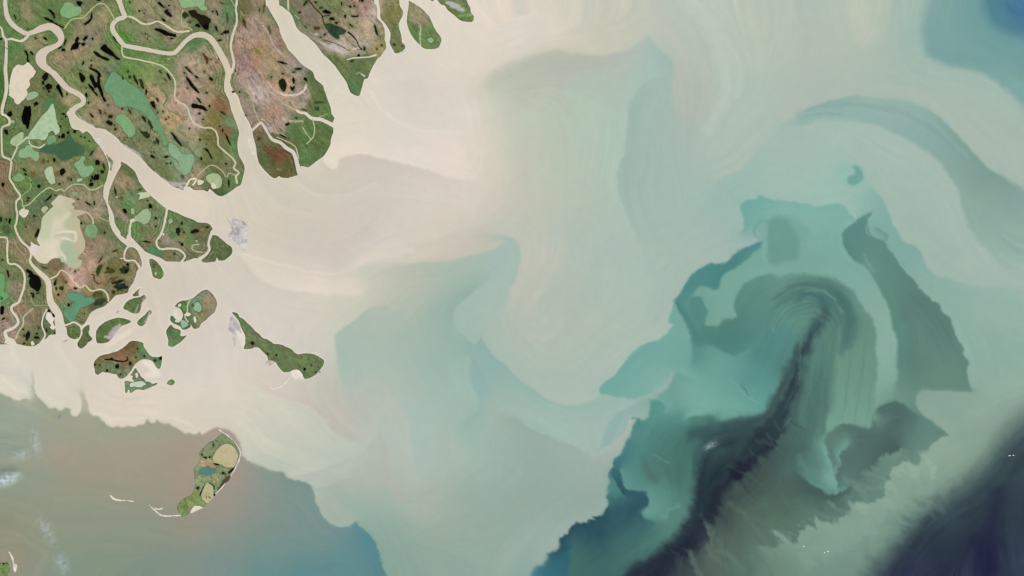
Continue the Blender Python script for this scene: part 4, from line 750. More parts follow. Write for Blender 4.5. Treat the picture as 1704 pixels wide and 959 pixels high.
# ------------------------------------------------------------------ ponds and lakes: parts of the land they lie in
# e cx cy rx ry angle [colour]   |   p colour x,y ...   |   s cx cy rx ry count colour  (scattered tiny pools)
PONDS = """
A e 150,170,8,28,-20; e 515,125,50,14,45; e 540,165,12,25,0,3A2A18; p 0C0A08 440,175 480,180 540,220 600,255 645,270 630,280 590,265 530,235 480,210; e 795,35,26,20,30; p 0C0A08 915,125 925,160 915,200 890,230 850,252 838,238 870,215 900,180; e 455,390,28,10,40; e 355,382,12,7,20; p 0C0A08 240,505 265,510 285,560 285,600 300,620 270,615 265,560; e 315,530,24,12,50; e 650,420,10,40,15,2A2A14; e 600,475,22,8,-30; e 635,500,18,15,20; p 0A0A08 770,370 790,385 780,420 790,450 770,490 720,500 705,505 720,455 745,430 755,390; e 830,445,20,18,0; e 795,435,15,9,0; e 855,380,30,15,-50; e 922,388,9,12,0; p 0A0A08 1020,455 1055,445 1075,470 1120,510 1160,560 1200,590 1170,600 1130,570 1080,545 1040,520 1005,490; p 0A0A08 930,515 960,520 1010,555 1060,575 1095,595 1060,605 1000,580 945,540; e 830,630,10,20,20; e 912,655,9,13,0; e 910,605,7,8,0; p 0C0A08 790,725 815,735 850,775 840,810 825,825 800,800; p 0C0A08 890,672 940,688 990,718 1008,760 994,790 1004,850 1028,930 1012,960 985,900 972,872 945,882 925,840 893,780 902,742 932,768 960,830 972,780 968,735 900,692; p 0C0A08 880,840 905,850 940,890 925,910 890,870; e 455,770,34,36,0,14120C; e 430,825,12,20,0; e 485,870,35,28,0; e 437,880,8,12,0; e 668,940,8,12,0; e 860,880,7,7,0; e 985,5,20,8,0; e 280,290,10,6,0; e 862,945,10,16,0; e 10,390,16,10,0; e 1150,400,10,44,-35,2A2A18; s 1070,720,40,40,5,2A2010; s 820,720,30,30,3,2A2010; s 95,480,50,30,3,30351A
E p 0C0A08 560,-30 590,-55 612,0 630,60 618,75 600,40; e 360,135,22,18,0; e 345,160,8,8,0; e 100,238,26,26,0; e 262,270,50,110,5,070605; e 62,420,18,34,-30; e 635,242,18,10,0; e 655,265,10,8,0; e 600,365,12,10,0; e 680,425,12,14,0; e 632,458,20,24,0; e 592,468,10,14,0; e 745,412,16,16,0; e 808,462,8,7,0; e 848,472,8,8,0; e 890,512,8,8,0; e 540,700,12,20,0; e 628,815,34,28,-30; e 968,725,24,28,0; e 1022,818,20,18,0,1E1C0E; e 960,870,26,34,20; e 920,875,10,22,0; e 915,940,18,16,0; e 905,905,10,12,0; e 595,938,9,9,0; e 385,950,12,8,0; e 240,795,22,8,40; e 255,840,20,10,30; e 30,940,16,18,0; e 1095,328,38,20,35; e 1145,352,10,7,0; e 1152,390,16,12,0,2A2812; e 915,255,28,10,50; e 1100,265,22,20,0,2A1E10; e 1000,215,12,22,-20,4A3418; s 1030,240,40,20,6,30200F; p 0C0A08 1000,0 1020,0 1035,60 1060,110 1045,115 1015,70; p 0C0A08 915,0 950,20 975,50 965,60 940,30; e 860,48,10,22,-20; e 882,128,8,10,0; e 915,630,7,32,35,2A2A18; e 1037,760,7,40,-15,2A2A18; e 1077,150,7,7,0; e 668,40,8,11,0; e 615,290,7,7,0; e 712,895,8,16,0; e 490,15,12,10,0; e 435,712,16,20,0,6A4A28; e 478,715,10,10,0,5A3A20; e 340,845,20,20,0,7A5A3C; e 570,840,20,22,0,7A5A3C; e 690,885,16,16,0,6A4A30; s 60,215,20,30,2,0C0A08; s 120,390,30,20,3,2A2A18
B p 0E0C08 370,30 395,25 440,70 450,85 400,60; p 1A100C 440,110 470,105 520,160 490,165 450,135; e 485,58,9,7,0; e 470,100,12,8,0; e 190,110,9,10,0; e 95,22,10,8,0; e 240,135,7,7,0; e 430,200,26,10,40; p 0A0A08 340,290 380,285 440,300 500,330 555,345 555,370 510,365 450,355 400,325 350,305; e 515,387,18,7,0; e 960,290,10,30,-15; e 1060,320,30,18,-20; e 1015,340,16,5,0; e 968,130,7,30,-20; e 925,118,12,7,20; e 995,403,18,8,0; p 0C0808 650,760 690,790 740,860 790,920 770,925 710,870 665,800; e 685,700,50,9,42; e 760,770,22,10,35; e 640,730,9,7,0; e 905,790,24,12,50; e 842,718,8,8,0,2A1A10; e 672,880,9,6,0; e 862,928,7,7,0; e 485,765,10,36,-35; p 5A3320 820,530 860,560 880,590 870,640 850,600; s 965,610,24,44,7,5C3824; s 905,595,34,20,5,5A3824; e 80,718,8,14,0; e 25,785,8,16,-20,2A1E10; e 155,800,12,46,-25,20240F; e 215,840,16,46,-20,2A3018; e 260,920,10,30,0,1C200E; e 95,770,10,20,0,28301A; e 252,340,7,7,0; s 265,375,30,30,5,2C2414; e 450,800,8,24,-35,5A3E24; e 400,718,18,8,40,3A3018; e 1130,918,16,10,0,1C2010; p 221C10 680,120 740,100 780,140 850,160 905,195 890,240 880,300 840,290 800,250 770,200 720,170; e 650,152,30,28,0,2C3A18; e 775,258,28,18,25,0C0A06; e 850,270,30,24,0,0C0A06; s 670,215,50,20,7,3C3218; e 1020,35,24,6,30,4A3C20; e 1070,180,8,50,-8,4A3C20; s 1170,720,20,40,4,3A2018
C e 590,125,16,10,0; p 0C0808 820,120 850,98 910,128 865,140; e 915,190,28,14,15; e 955,230,18,10,0; e 1045,165,10,16,0; p 1A100C 1105,152 1150,160 1180,148 1175,168 1140,174 1110,168; e 1012,38,8,20,-10; e 1095,68,16,9,20; e 1138,62,10,8,0; e 805,80,16,10,0,3A3A1E; p 2E4030 840,250 890,235 960,260 1020,280 1055,310 1020,345 985,350 985,390 930,370 880,320; e 420,628,52,9,15; e 580,690,30,11,0,2A2A14; e 535,722,16,6,0,2A2414; e 422,738,16,6,0; e 532,805,13,32,0; e 650,795,20,14,40; p 1A2010 380,820 420,785 450,810 460,860 440,915 405,890; p 0C0808 495,860 520,870 545,860 530,900 510,905; e 312,770,8,6,0; e 1180,555,16,12,0; e 845,345,14,12,0,201C10; e 800,375,10,7,0,201C10; e 752,25,14,10,0; e 1105,255,24,7,40; e 1110,610,20,12,0,2C4022; e 650,35,10,32,35,24381C; e 765,285,28,18,0,5A3520; e 290,300,6,36,-8,5A3A28; e 650,270,20,6,40,4A3A24; e 190,95,4,24,0,4A3828; e 235,80,8,50,8,5A4420; s 1110,20,40,24,5,1A100C; s 1200,15,20,14,3,1A100C; e 40,225,14,44,-15,4E3A1C
D e 155,305,13,56,-22,1C2016; e 212,453,9,9,0; e 162,490,10,8,0; e 337,447,10,14,0,2A2010; e 15,10,16,14,0; e 5,490,10,8,0; e 40,485,9,18,0,2A1810; e 416,460,6,8,0; s 30,475,20,30,3,2A1810
F p 1A1008 300,120 340,115 355,190 340,185 310,150; e 372,98,9,22,-20; e 375,225,8,10,0,3A2A18; e 425,215,6,10,0; p 140C08 710,140 760,140 780,150 830,160 875,210 840,205 780,185 725,180; e 790,108,34,10,50; e 765,10,26,10,40; e 865,28,10,8,0; e 892,160,8,12,0; p 20180C 505,425 530,435 575,490 615,550 600,555 555,505; e 460,668,26,10,-5; e 322,665,24,12,40; e 240,290,14,34,-25,1E2412; p 24301A 190,380 210,410 260,420 300,455 270,485 230,450 200,420; e 795,495,10,10,0; e 810,685,12,14,0; p 1C180C 830,585 870,590 900,640 920,685 905,680 880,630 850,600; e 1055,738,10,10,0; e 620,862,24,13,30,504E50; p 2A120A 1045,430 1075,470 1100,530 1110,555 1090,540 1060,490; e 1020,405,10,14,0,2A180C; e 992,365,8,8,0,2A180C; e 1030,235,36,8,30,3A2C14; e 790,235,12,10,0,2A200C; e 830,292,12,6,0; e 22,188,9,8,0; e 300,340,14,50,-25,30381C; e 375,510,12,26,-20,24281A; e 350,525,18,18,0,3A5030; e 465,735,9,7,0; e 505,730,8,8,0; e 690,385,6,10,0,2A2A18; e 455,298,8,10,0,4A2A18; e 95,215,7,30,-30,302812; s 30,455,40,50,9,3A2814; s 340,610,60,40,10,402414; s 150,500,60,40,8,303818; s 310,450,50,60,8,2A2A16; s 490,290,40,40,7,5A3822; s 850,500,80,50,6,38401C; e 1085,935,10,34,0,1C2010; s 560,740,60,60,6,6A7A60
G e 590,342,20,11,-20; e 545,460,36,8,30; e 885,185,22,18,0,2C4A28; e 895,125,50,11,-5,38502A; e 680,280,12,10,0,30301A; e 172,255,8,8,0,2A2018; e 110,20,10,9,0; e 760,200,30,8,20,4A5430; e 305,490,14,16,0,4A3420; e 500,790,30,10,0,8A7458; s 400,650,60,60,6,4C4A28
H e 390,62,16,16,0; e 28,45,14,20,0; p 0C0A08 520,140 505,175 470,205 440,210 460,195 490,165; e 555,155,10,6,0; e 778,192,10,8,0; p 0C0A0A 850,210 900,240 905,255 870,240; e 940,230,8,18,0; e 1150,110,9,36,-15,2A2414; e 912,45,20,18,0; e 810,430,12,9,0; e 1045,525,10,12,0,2A2010; e 370,530,14,40,20,1A1A0C; e 340,360,12,12,0,202412; s 330,400,40,60,6,343A1C; e 280,180,16,8,0,2A180C; e 275,208,10,7,0; e 98,405,12,26,10; e 10,390,10,26,0; e 65,395,8,7,0; e 58,490,42,42,0,4A5C3C; e 25,797,10,8,0; e 80,925,10,26,-15,201810; p 2E2818 400,845 440,868 480,878 440,880; p 36401E 960,900 990,850 1020,850 1000,910 970,955; e 1095,912,46,18,-10,3A4620; e 1000,800,8,42,35,4A3018; e 1075,880,18,10,0,3A2010; e 1145,708,28,7,-20,2A2010; s 880,680,40,60,7,40301C; s 260,455,30,20,4,3C3018; e 750,912,8,8,0; e 1165,170,14,10,0,B0A080
I e 302,262,20,20,0,080604; e 357,380,12,10,0; e 357,460,10,8,0; e 272,204,8,8,0; p 0C0A08 25,290 60,290 65,330 40,325; e 615,432,9,18,0; e 575,503,24,28,0,1E180C; e 585,545,12,8,0; e 637,522,14,7,0,202C14; p 1E1408 705,515 740,490 775,490 780,520 740,530 710,530; e 870,470,16,10,-15,30200F; e 615,640,14,16,0; e 590,620,10,7,0; e 270,615,38,9,10,20140C; e 540,735,9,10,0,2A2814; e 762,607,10,10,0,A9BE98; e 820,490,24,12,-30,9A7050; e 75,845,16,18,0; e 40,890,45,30,0,2A3416; e 65,910,14,20,0,101408; e 215,490,10,24,20,7E5A40; e 650,560,20,20,0,9A7858; s 350,870,50,60,6,50503A; s 1040,690,40,50,5,8A9A70; e 200,95,20,6,-20,2A2412; e 15,180,20,16,0,6A5230
J p 080706 265,50 310,68 340,100 380,120 410,170 405,230 380,275 330,245 300,220 290,170 300,140 278,120 295,100 268,80; e 330,310,12,26,0; e 375,290,14,8,0; e 315,290,10,8,0; e 80,95,9,36,-15,20180C; p 0A0808 5,430 40,425 35,490 5,500; e 35,545,22,8,-30; e 550,185,12,30,15; e 560,245,8,20,0,2A2412; e 612,240,22,18,0,2E300F; e 582,305,12,14,0; e 685,405,12,16,0; s 700,390,20,20,3,2A2412; e 280,715,18,46,10; e 365,730,28,12,0,1A160A; e 370,690,9,10,0; e 390,635,7,10,0,2A2412; e 232,648,7,8,0; e 240,712,10,14,0,30280F; e 465,660,9,20,0,20240F; e 488,465,12,12,0; e 535,510,12,22,-30; e 548,685,12,7,0; e 240,790,12,9,0; e 750,240,18,9,15,1A180C; e 975,300,46,28,0,54502E; p 33402A 940,400 960,360 1010,345 1060,355 1030,390 980,415; e 1130,280,18,18,0,3A3420; e 1180,230,28,34,0,2C3A22; e 1150,185,36,12,-10,2A2812; s 1090,60,40,40,5,3A2C18; s 820,500,60,20,5,4A4426; e 660,180,10,10,0,5A3A24
K e 135,285,62,26,-5,1C2A22; e 105,235,56,16,-15,2A2614; e 30,130,30,18,0,2A3A1A; e 155,120,36,28,0,2C3A18; e 60,210,40,5,-40,6A3A2C; s 140,330,70,30,6,40301C; e 475,150,12,18,0,9DB88A; e 450,70,12,20,0,46543A; e 712,470,14,20,0,C8CCB0; e 795,560,28,18,0,D8D5C0; e 865,612,12,34,-10,D8D5C0; e 690,625,22,14,0,D8D0BC; p 90AE90 865,450 900,440 930,490 920,530 880,530 850,500; p 8FB09A 725,620 760,620 800,660 770,690 735,690; e 765,490,20,30,0,5C8A4C; e 845,470,16,20,0,4E6238; s 1000,440,60,100,8,8E7C5C
L e 388,420,20,24,0,1C0E06; e 288,460,12,14,0; e 522,390,14,18,0,201408; e 660,318,10,10,0; e 770,358,12,11,0; e 820,340,14,14,0; e 592,243,8,8,0; e 577,328,7,7,0; e 420,500,8,9,0; e 335,345,16,12,0,241408; e 170,400,14,10,0,30200F; e 215,408,9,10,0; p BFCFBC 520,590 560,575 640,570 680,600 650,610 620,625 560,620 525,625; e 585,510,14,28,0,D5D3BE; s 210,425,30,30,4,7A4A34; s 400,300,80,30,6,7E5A3C
M p 2A180C 340,425 360,408 380,425 365,450; e 512,535,12,9,30,20180C; e 600,547,9,11,0; e 882,688,13,13,0; e 948,650,7,7,0; e 988,718,8,7,0; s 1010,690,40,60,4,4A5430
N e 610,370,18,10,20; e 652,365,12,8,0; e 577,340,8,10,0; e 535,675,14,16,0,1C2A18; e 690,240,8,18,0,4A2A18; e 725,437,28,9,10,1A1C10; e 700,740,13,14,0,1A1008; e 790,525,18,12,0,20281A; e 870,500,36,11,-40,241A10; s 640,765,30,20,5,2A2012; p 55807C 550,520 575,475 640,470 715,490 700,520 640,545 600,535; p 4F4C38 730,705 760,640 800,580 865,545 840,600 790,640; s 590,320,40,40,5,6A5A38; s 800,540,40,20,4,5A2A18; s 700,600,30,30,4,8A6040
P e 30,692,7,7,0; e 55,688,7,6,0
"""
LAKES = """
A 83A878 620,75 660,25 720,35 750,65 800,70 815,105 790,145 730,170 680,182 620,160 598,120
A D9CEB8 180,645 230,655 275,625 310,650 355,710 340,755 295,800 300,850 265,900 @E 275,20 260,70 215,115 180,145 145,125 140,90 80,50 @A 90,940 95,830 130,690
E 93AB85 275,40 340,12 388,45 330,90 268,100
A 6C956C @X 173,145 180,130 188,120 200,127 215,138 228,147 238,155 243,163 252,182 262,198 272,215 273,225 280,237 273,243 270,233 265,222 255,215 250,202 238,188 227,182 213,177 200,178 192,175 188,163 177,153
F 7AA274 -40,270 0,240 50,250 110,310 150,390 140,450 90,470 40,410 0,350 -40,320
F 87A784 490,530 560,560 620,640 720,640 740,700 700,800 650,850 600,780 570,700 490,640
F A8B58C 860,860 920,830 990,850 1020,900 @I 1020,0 1000,70 950,80 915,50 870,10
I D5CFB2 905,55 920,25 950,40 960,75 925,85
F D5CFB0 775,895 830,905 820,935 780,950
E A7BF9B 520,135 545,180 560,270 580,350 598,410 555,448 530,410 490,420 470,470 440,500 380,490 310,490 265,480 330,380 410,270 480,200
E 4F7A4C 430,200 440,140 490,85 540,80 520,140 470,190
E A0B48C 100,530 130,470 200,425 235,430 230,480 205,540 160,560
E 86A97F 185,660 200,600 240,580 270,550 320,570 340,610 385,620 390,680 360,710 320,690 300,670 230,680
E 406346 400,600 430,550 500,550 570,540 630,510 690,450 740,510 800,540 835,580 830,640 760,660 680,695 610,700 560,650 480,630 430,610
E 6F9A72 470,480 530,450 560,490 540,520 480,545
E 84A87E 740,740 790,700 820,660 855,680 830,720 860,760 920,755 935,800 890,850 830,875 790,840 770,790
E A9BE98 445,800 490,765 525,770 535,840 550,920 510,940 470,890 450,840
E 7AA070 120,880 190,830 245,880 220,905 160,915
E A5BE98 770,890 820,880 815,905 770,915
E 9DB48A 110,305 145,303 138,332 115,330
B 8DAC80 600,-60 840,-60 835,50 870,75 860,105 820,105 760,65 700,75 640,80 605,60
H D8CFB8 185,320 230,280 250,290 290,305 260,365 220,370
H 7A9A6E 850,500 870,450 920,440 960,460 970,530 940,580 880,570 845,530
H B5B592 410,290 450,260 480,280 440,330
H 7FA078 715,120 775,120 770,158 725,150
I 9AAE88 140,370 180,340 230,295 270,285 300,320 305,370 280,420 240,440 200,420 160,410 130,420
I CBCCAE 130,420 100,428 95,400 130,378 150,400
I BEC8A4 170,130 250,120 290,130 300,160 260,175 200,190 180,190 200,150
I 9BB088 110,280 140,290 140,335 115,340
I 557F5A 280,670 330,670 360,690 420,700 430,740 380,750 310,740 275,700
I 557A4A 490,540 540,525 560,550 520,575 490,565
I 8FAE88 480,400 510,385 522,420 495,435
I C8CBA8 420,525 440,530 438,555 422,550
J 5E9270 665,320 680,290 740,285 800,300 830,290 840,330 900,330 945,350 930,380 860,420 800,440 770,500 740,545 710,580 680,560 640,490 640,460 690,440 730,420 740,370 690,350
J DDD5C4 460,500 480,475 520,500 540,530 530,590 555,625 530,650 495,630 510,610 480,570 455,540
J 689C66 -60,80 0,90 40,110 50,190 40,270 90,310 60,350 0,380 -60,380
J 3C6038 5,320 30,325 32,350 8,352
J D8D2BC 305,780 330,770 345,800 320,812
D 8FAE88 670,390 700,375 730,400 710,425 680,420
N BAB08A 690,360 720,300 770,250 810,232 870,245 920,300 936,360 900,450 870,470 800,460 760,435 710,425 685,390
N B5B08A 570,750 600,660 640,620 680,650 690,700 690,760 640,820 600,810
"""
def ell(cx, cy, rx, ry, ang, n=14, seed=0, rough=.22):
    t = np.linspace(0, 2*math.pi, n, endpoint=False)
    r = 1 + rough*fbm(np.cos(t)*1.7+seed*3.7, np.sin(t)*1.7+seed*1.9, 300, 3)*1.8
    x = rx*np.cos(t)*r; y = ry*np.sin(t)*r; a = math.radians(ang)
    return np.stack([cx+x*math.cos(a)-y*math.sin(a), cy+x*math.sin(a)+y*math.cos(a)], 1)
WATERS = []; sd_ = 0
DARKS = ('0C0A08', '100D09', '090807', '15120C', '0E0F0A', '0A0908')
for line in LAKES.strip().split('\n'):
    t, hexc, rest = line.split(' ', 2)
    P = catmull(pts(rest, t), 4, True); sd_ += 1
    P = P + 0.9*np.stack([fbm(P[:, 0]/3, P[:, 1]/3, 311, 2), fbm(P[:, 0]/3, P[:, 1]/3, 312, 2)], 1)
    WATERS.append(('lake', P, hexc, 9.0))
for line in PONDS.strip().split('\n'):
    t = line[0]
    for it in line[2:].split(';'):
        it = it.strip(); k, rest = it[0], it[2:]
        ox, oy = TILE[t]; sc = TSC[t]; sd_ += 1
        if k == 'e':
            v = rest.split(','); hexc = v[5] if len(v) > 5 else DARKS[(sd_*7) % 6]
            cx, cy, rx, ry, an = [float(q) for q in v[:5]]
            P = ell(ox+cx/sc, oy+cy/sc, max(rx, 7)/sc*1.03, max(ry, 6)/sc*1.03, an, 16 if max(rx, ry) < 30 else 30, sd_, .30)
            WATERS.append(('pond', P, hexc, 15.0))
        elif k == 'p':
            hexc, rest = rest.split(' ', 1); P = catmull(pts(rest, t), 4, True)
            P = P + 0.8*np.stack([fbm(P[:, 0]/2, P[:, 1]/2, 321, 2), fbm(P[:, 0]/2, P[:, 1]/2, 322, 2)], 1)
            WATERS.append(('pond', P, DARKS[(sd_*5) % 6] if hexc < '11' else hexc, 15.0))
        else:
            v = rest.split(','); cx, cy, rx, ry, n = [float(q) for q in v[:5]]
            for q in range(int(n)):
                a = random.random()*6.283; rr = math.sqrt(random.random())
                P = ell(ox+(cx+rx*rr*math.cos(a))/sc, oy+(cy+ry*rr*math.sin(a))/sc, random.uniform(.7, 2.3), random.uniform(.45, .85), random.gauss(52, 22), 9, sd_*31+q)
                WATERS.append(('pool', P, v[5], 21.0))
PD = np.full(LX.shape, 9.0)                       # distance to the nearest pond shore
for nm_, P, hexc, z0 in WATERS:
    if nm_ == 'pool': continue
    for a, b in zip(P, np.roll(P, -1, 0)): LG.seg_min(PD, a, b, 0, 0, 5.0)
rim_ = (0.55*np.exp(-(PD/1.5)**2)*(0.4+0.6*vnoise(LX/5, LY/5, 261)))[..., None]
CL = CL*(1-rim_) + srgb('444B2C')*rim_
wet = (0.35*np.exp(-(np.maximum(PD-1, 0)/3.2)**2)*np.clip(fbm(LX/9, LY/9, 271, 3)*2+.3, 0, 1))[..., None]
CL = CL*(1-wet) + srgb('667848')*wet
# bare streaks, salt pans, beaches, old channel scars: path with width | colour | strength | softness
LST = """
@C 230,260,2 290,350,2.4 330,450,2.6 400,530,2.4 440,570,2|C4B2AA|.75|1
@C 100,780,1.5 200,900,2 300,920,2 400,940,2|C0AFA6|.7|.9
@C 400,925,2.4 430,945,3 530,952,3 600,930,3.2 650,880,3 660,840,2.4|DCD0C4|.9|.8
@C 280,820,2 330,890,2.6 400,930,2.4|C6B6AE|.8|.9
@C 770,400,3 850,450,5 950,490,6 1030,530,4|C2B6B0|.75|1.6
@C 1120,490,2 1180,480,2.6|D8CEC4|.85|.8
@C 740,345,2 775,342,2|C4BAB0|.8|.8
@C 600,340,1.5 700,370,2 770,400,2|9C9A88|.6|1
@C 560,210,2 650,270,2 740,330,1.5|5A7A44|.5|1.5
@C 120,560,1.2 180,600,1.6 240,660,1.6 280,740,1.4|B4A098|.6|.9
@C 170,700,3 190,730,3|B8A49C|.6|1.2
@G 290,40,4 340,100,4 320,70,5|BCACA6|.7|1.6
@G 400,60,2 410,110,2|C0B0AA|.7|1
@G 350,350,3 430,400,3.5 510,430,4 570,460,3|B8A49E|.7|1.6
@G 540,290,2.4 620,310,2.4 740,310,2.4|C2B2A6|.8|1
@G 700,140,2.4 770,135,2.6 740,165,2|B8A89A|.8|1
@G 140,10,3 200,120,4 240,250,3 250,330,2|7E8A5C|.5|1.5
@E 750,215,2.4 800,270,3 870,330,3.4 940,360,3|B2AA9C|.8|1
@E 820,310,1.5 880,345,2 930,365,2|D2CCC4|.8|.7
@E 900,430,3 960,500,3 1010,580,3 1060,680,2.4|6A8A50|.6|1.2
@F 0,545,5 60,580,8 130,620,8 200,670,6|B0AAA4|.9|1.2
@F 20,540,2 90,590,2.4 150,630,2|C6C0BA|.7|.8
@F 350,820,4 400,880,6 480,930,8 560,945,7 640,930,5|B0A8A2|.9|1.2
@I 600,70,6 625,80,5|B6B0B0|.9|1
@F 600,700,8 680,720,8|90AC88|.4|5
@I 340,170,3 400,230,4 450,285,2|9E9A88|.7|1.2
@D 590,230,1.4 600,300,2 592,350,2.4 600,460,1.4|D4CCB2|.8|.7
@D 560,160,2 580,200,2|B8B490|.6|1
@D 500,80,3 485,200,3|8A8A62|.5|1.5
@D 860,20,4 920,50,9 980,80,9 1030,105,4|B4B6B0|.95|1.2
@D 980,160,3 1080,150,3 1110,150,4|A4B49A|.6|1.5
@J 1050,725,3 1090,720,6 1150,680,6 1199,640,5|B2A8A8|.95|1
@K 20,790,8 50,740,10 80,700,8 120,665,5|B0A6A8|.95|1
@K 375,385,3 350,440,5 325,520,4 305,545,2|A89E92|.8|1.4
@K 420,520,3 405,580,4 370,640,4|ABA29C|.85|1.2
@K 550,130,2 552,170,2|A0968C|.7|1
@K 300,460,1.5 280,520,2 270,545,2|C2BCA8|.7|.8
@J 760,120,8 830,160,8 900,130,6|A88E84|.5|3
@J 620,80,3 700,170,5|B48C78|.6|1.5
@J 900,80,5 1000,-20,6 1080,-60,5|B0907E|.5|2.5
@J 520,160,2 545,260,2 600,350,2|B09880|.5|1
@H 560,860,5 480,880,6|77684A|.5|2.5
@H 600,900,3 605,950,3|8C5A38|.6|1
@B 480,590,2 540,580,2 600,640,1.4|B0A284|.6|.8
@B 560,440,3 700,340,3|8A7058|.5|1.2
@B 580,560,3 720,460,3 800,500,3|98907A|.5|2
@B 0,330,6 40,380,6|4C8232|.6|2
@B 650,400,3 780,370,3 880,400,3 960,470,2|5A8A4A|.5|1.4
@B 400,430,2 500,490,2 560,430,2|6A6A44|.5|1.2
@A 720,730,2 740,800,2|A8A880|.6|.8
@A 500,560,1.5 600,700,1.5 720,800,2|98A070|.5|1
@A 860,0,1.5 880,60,1.5|6F9048|.5|1
@A 300,340,4 380,330,3|507A3A|.5|1.5
@A 960,150,3 1030,280,3 1060,330,2|94806A|.4|2
@A 1080,330,2 1120,420,2 1180,520,2|A8A888|.4|1.2
@L 290,330,4 380,350,6 470,340,6|8E6448|.6|2
@L 230,320,3 340,300,3 450,260,3 540,190,3|6A5230|.5|1.4
@N 740,175,1.5 830,215,1.5 900,260,1.4|5F7A50|.5|.8
@N 560,420,3 620,440,3|A88468|.6|1.5
@N 540,560,1.6 560,590,1.6 540,600,1.4|BCA884|.6|.8
@N 690,590,2.5 710,610,2.5|A88A60|.6|1
@M 520,600,1.2 600,640,1.4 640,700,1.4|6A5A40|.7|.7
@M 290,480,1 290,400,1|5A5238|.6|.7
"""
for line in LST.strip().split('\n'):
    p_, c_, a_, s_ = line.split('|'); soft = float(s_); P = catmull(pts(p_), 6); D = np.full(LX.shape, 1e6)
    for a, b in zip(P[:-1], P[1:]): LG.seg_min(D, a, b, a[2]/2, b[2]/2, soft*2+2)
    m = D < soft*2
    if not m.any(): continue
    D[m] += 1.3*fbm(LX[m]/3, LY[m]/3, 77, 2)*min(soft, 1.2)
    al = float(a_)*np.clip(0.5-D/(2*soft), 0, 1); al = al[..., None]
    CL = CL*(1-al) + srgb(c_)*al
CLl = np.where(CL <= 0.04045, CL/12.92, ((np.maximum(CL, 0)+0.055)/1.055)**2.4)*ALB

# connected landmasses
comp = np.full(Sd.shape, -1, np.int32); ny_l, nx_l = Sd.shape
insd = (Sd < 0) & (LX > -3.5) & (LY > -3.5)
runs = []; parent = []
def find(a):
    while parent[a] != a: parent[a] = parent[parent[a]]; a = parent[a]
    return a
prev = []
for j in range(ny_l):
    r = np.flatnonzero(np.diff(np.concatenate([[0], insd[j].astype(np.int8), [0]]))); cur = []
    for a, b in zip(r[::2], r[1::2]):
        k = len(parent); parent.append(k); cur.append((a, b, k)); runs.append((j, a, b, k))
    for a, b, k in cur:
        for c, d, q in prev:
            if c < b and d > a: parent[find(k)] = find(q)
    prev = cur
for j, a, b, k in runs: comp[j, a:b] = find(k)
INLAND = 10**7; comp[(Sd < 0) & ~insd] = INLAND
def comp_at(x, y, r=4):
    i = np.searchsorted(xl, x); j = np.searchsorted(yl, y); i = min(max(i, 0), nx_l-1); j = min(max(j, 0), ny_l-1)
    for d in range(r+1):
        s_ = comp[max(j-d, 0):j+d+1, max(i-d, 0):i+d+1]; s_ = s_[(s_ >= 0) & ((s_ != 10**7) | (d > 2))]
        if len(s_): return int(s_[0])
    return -1
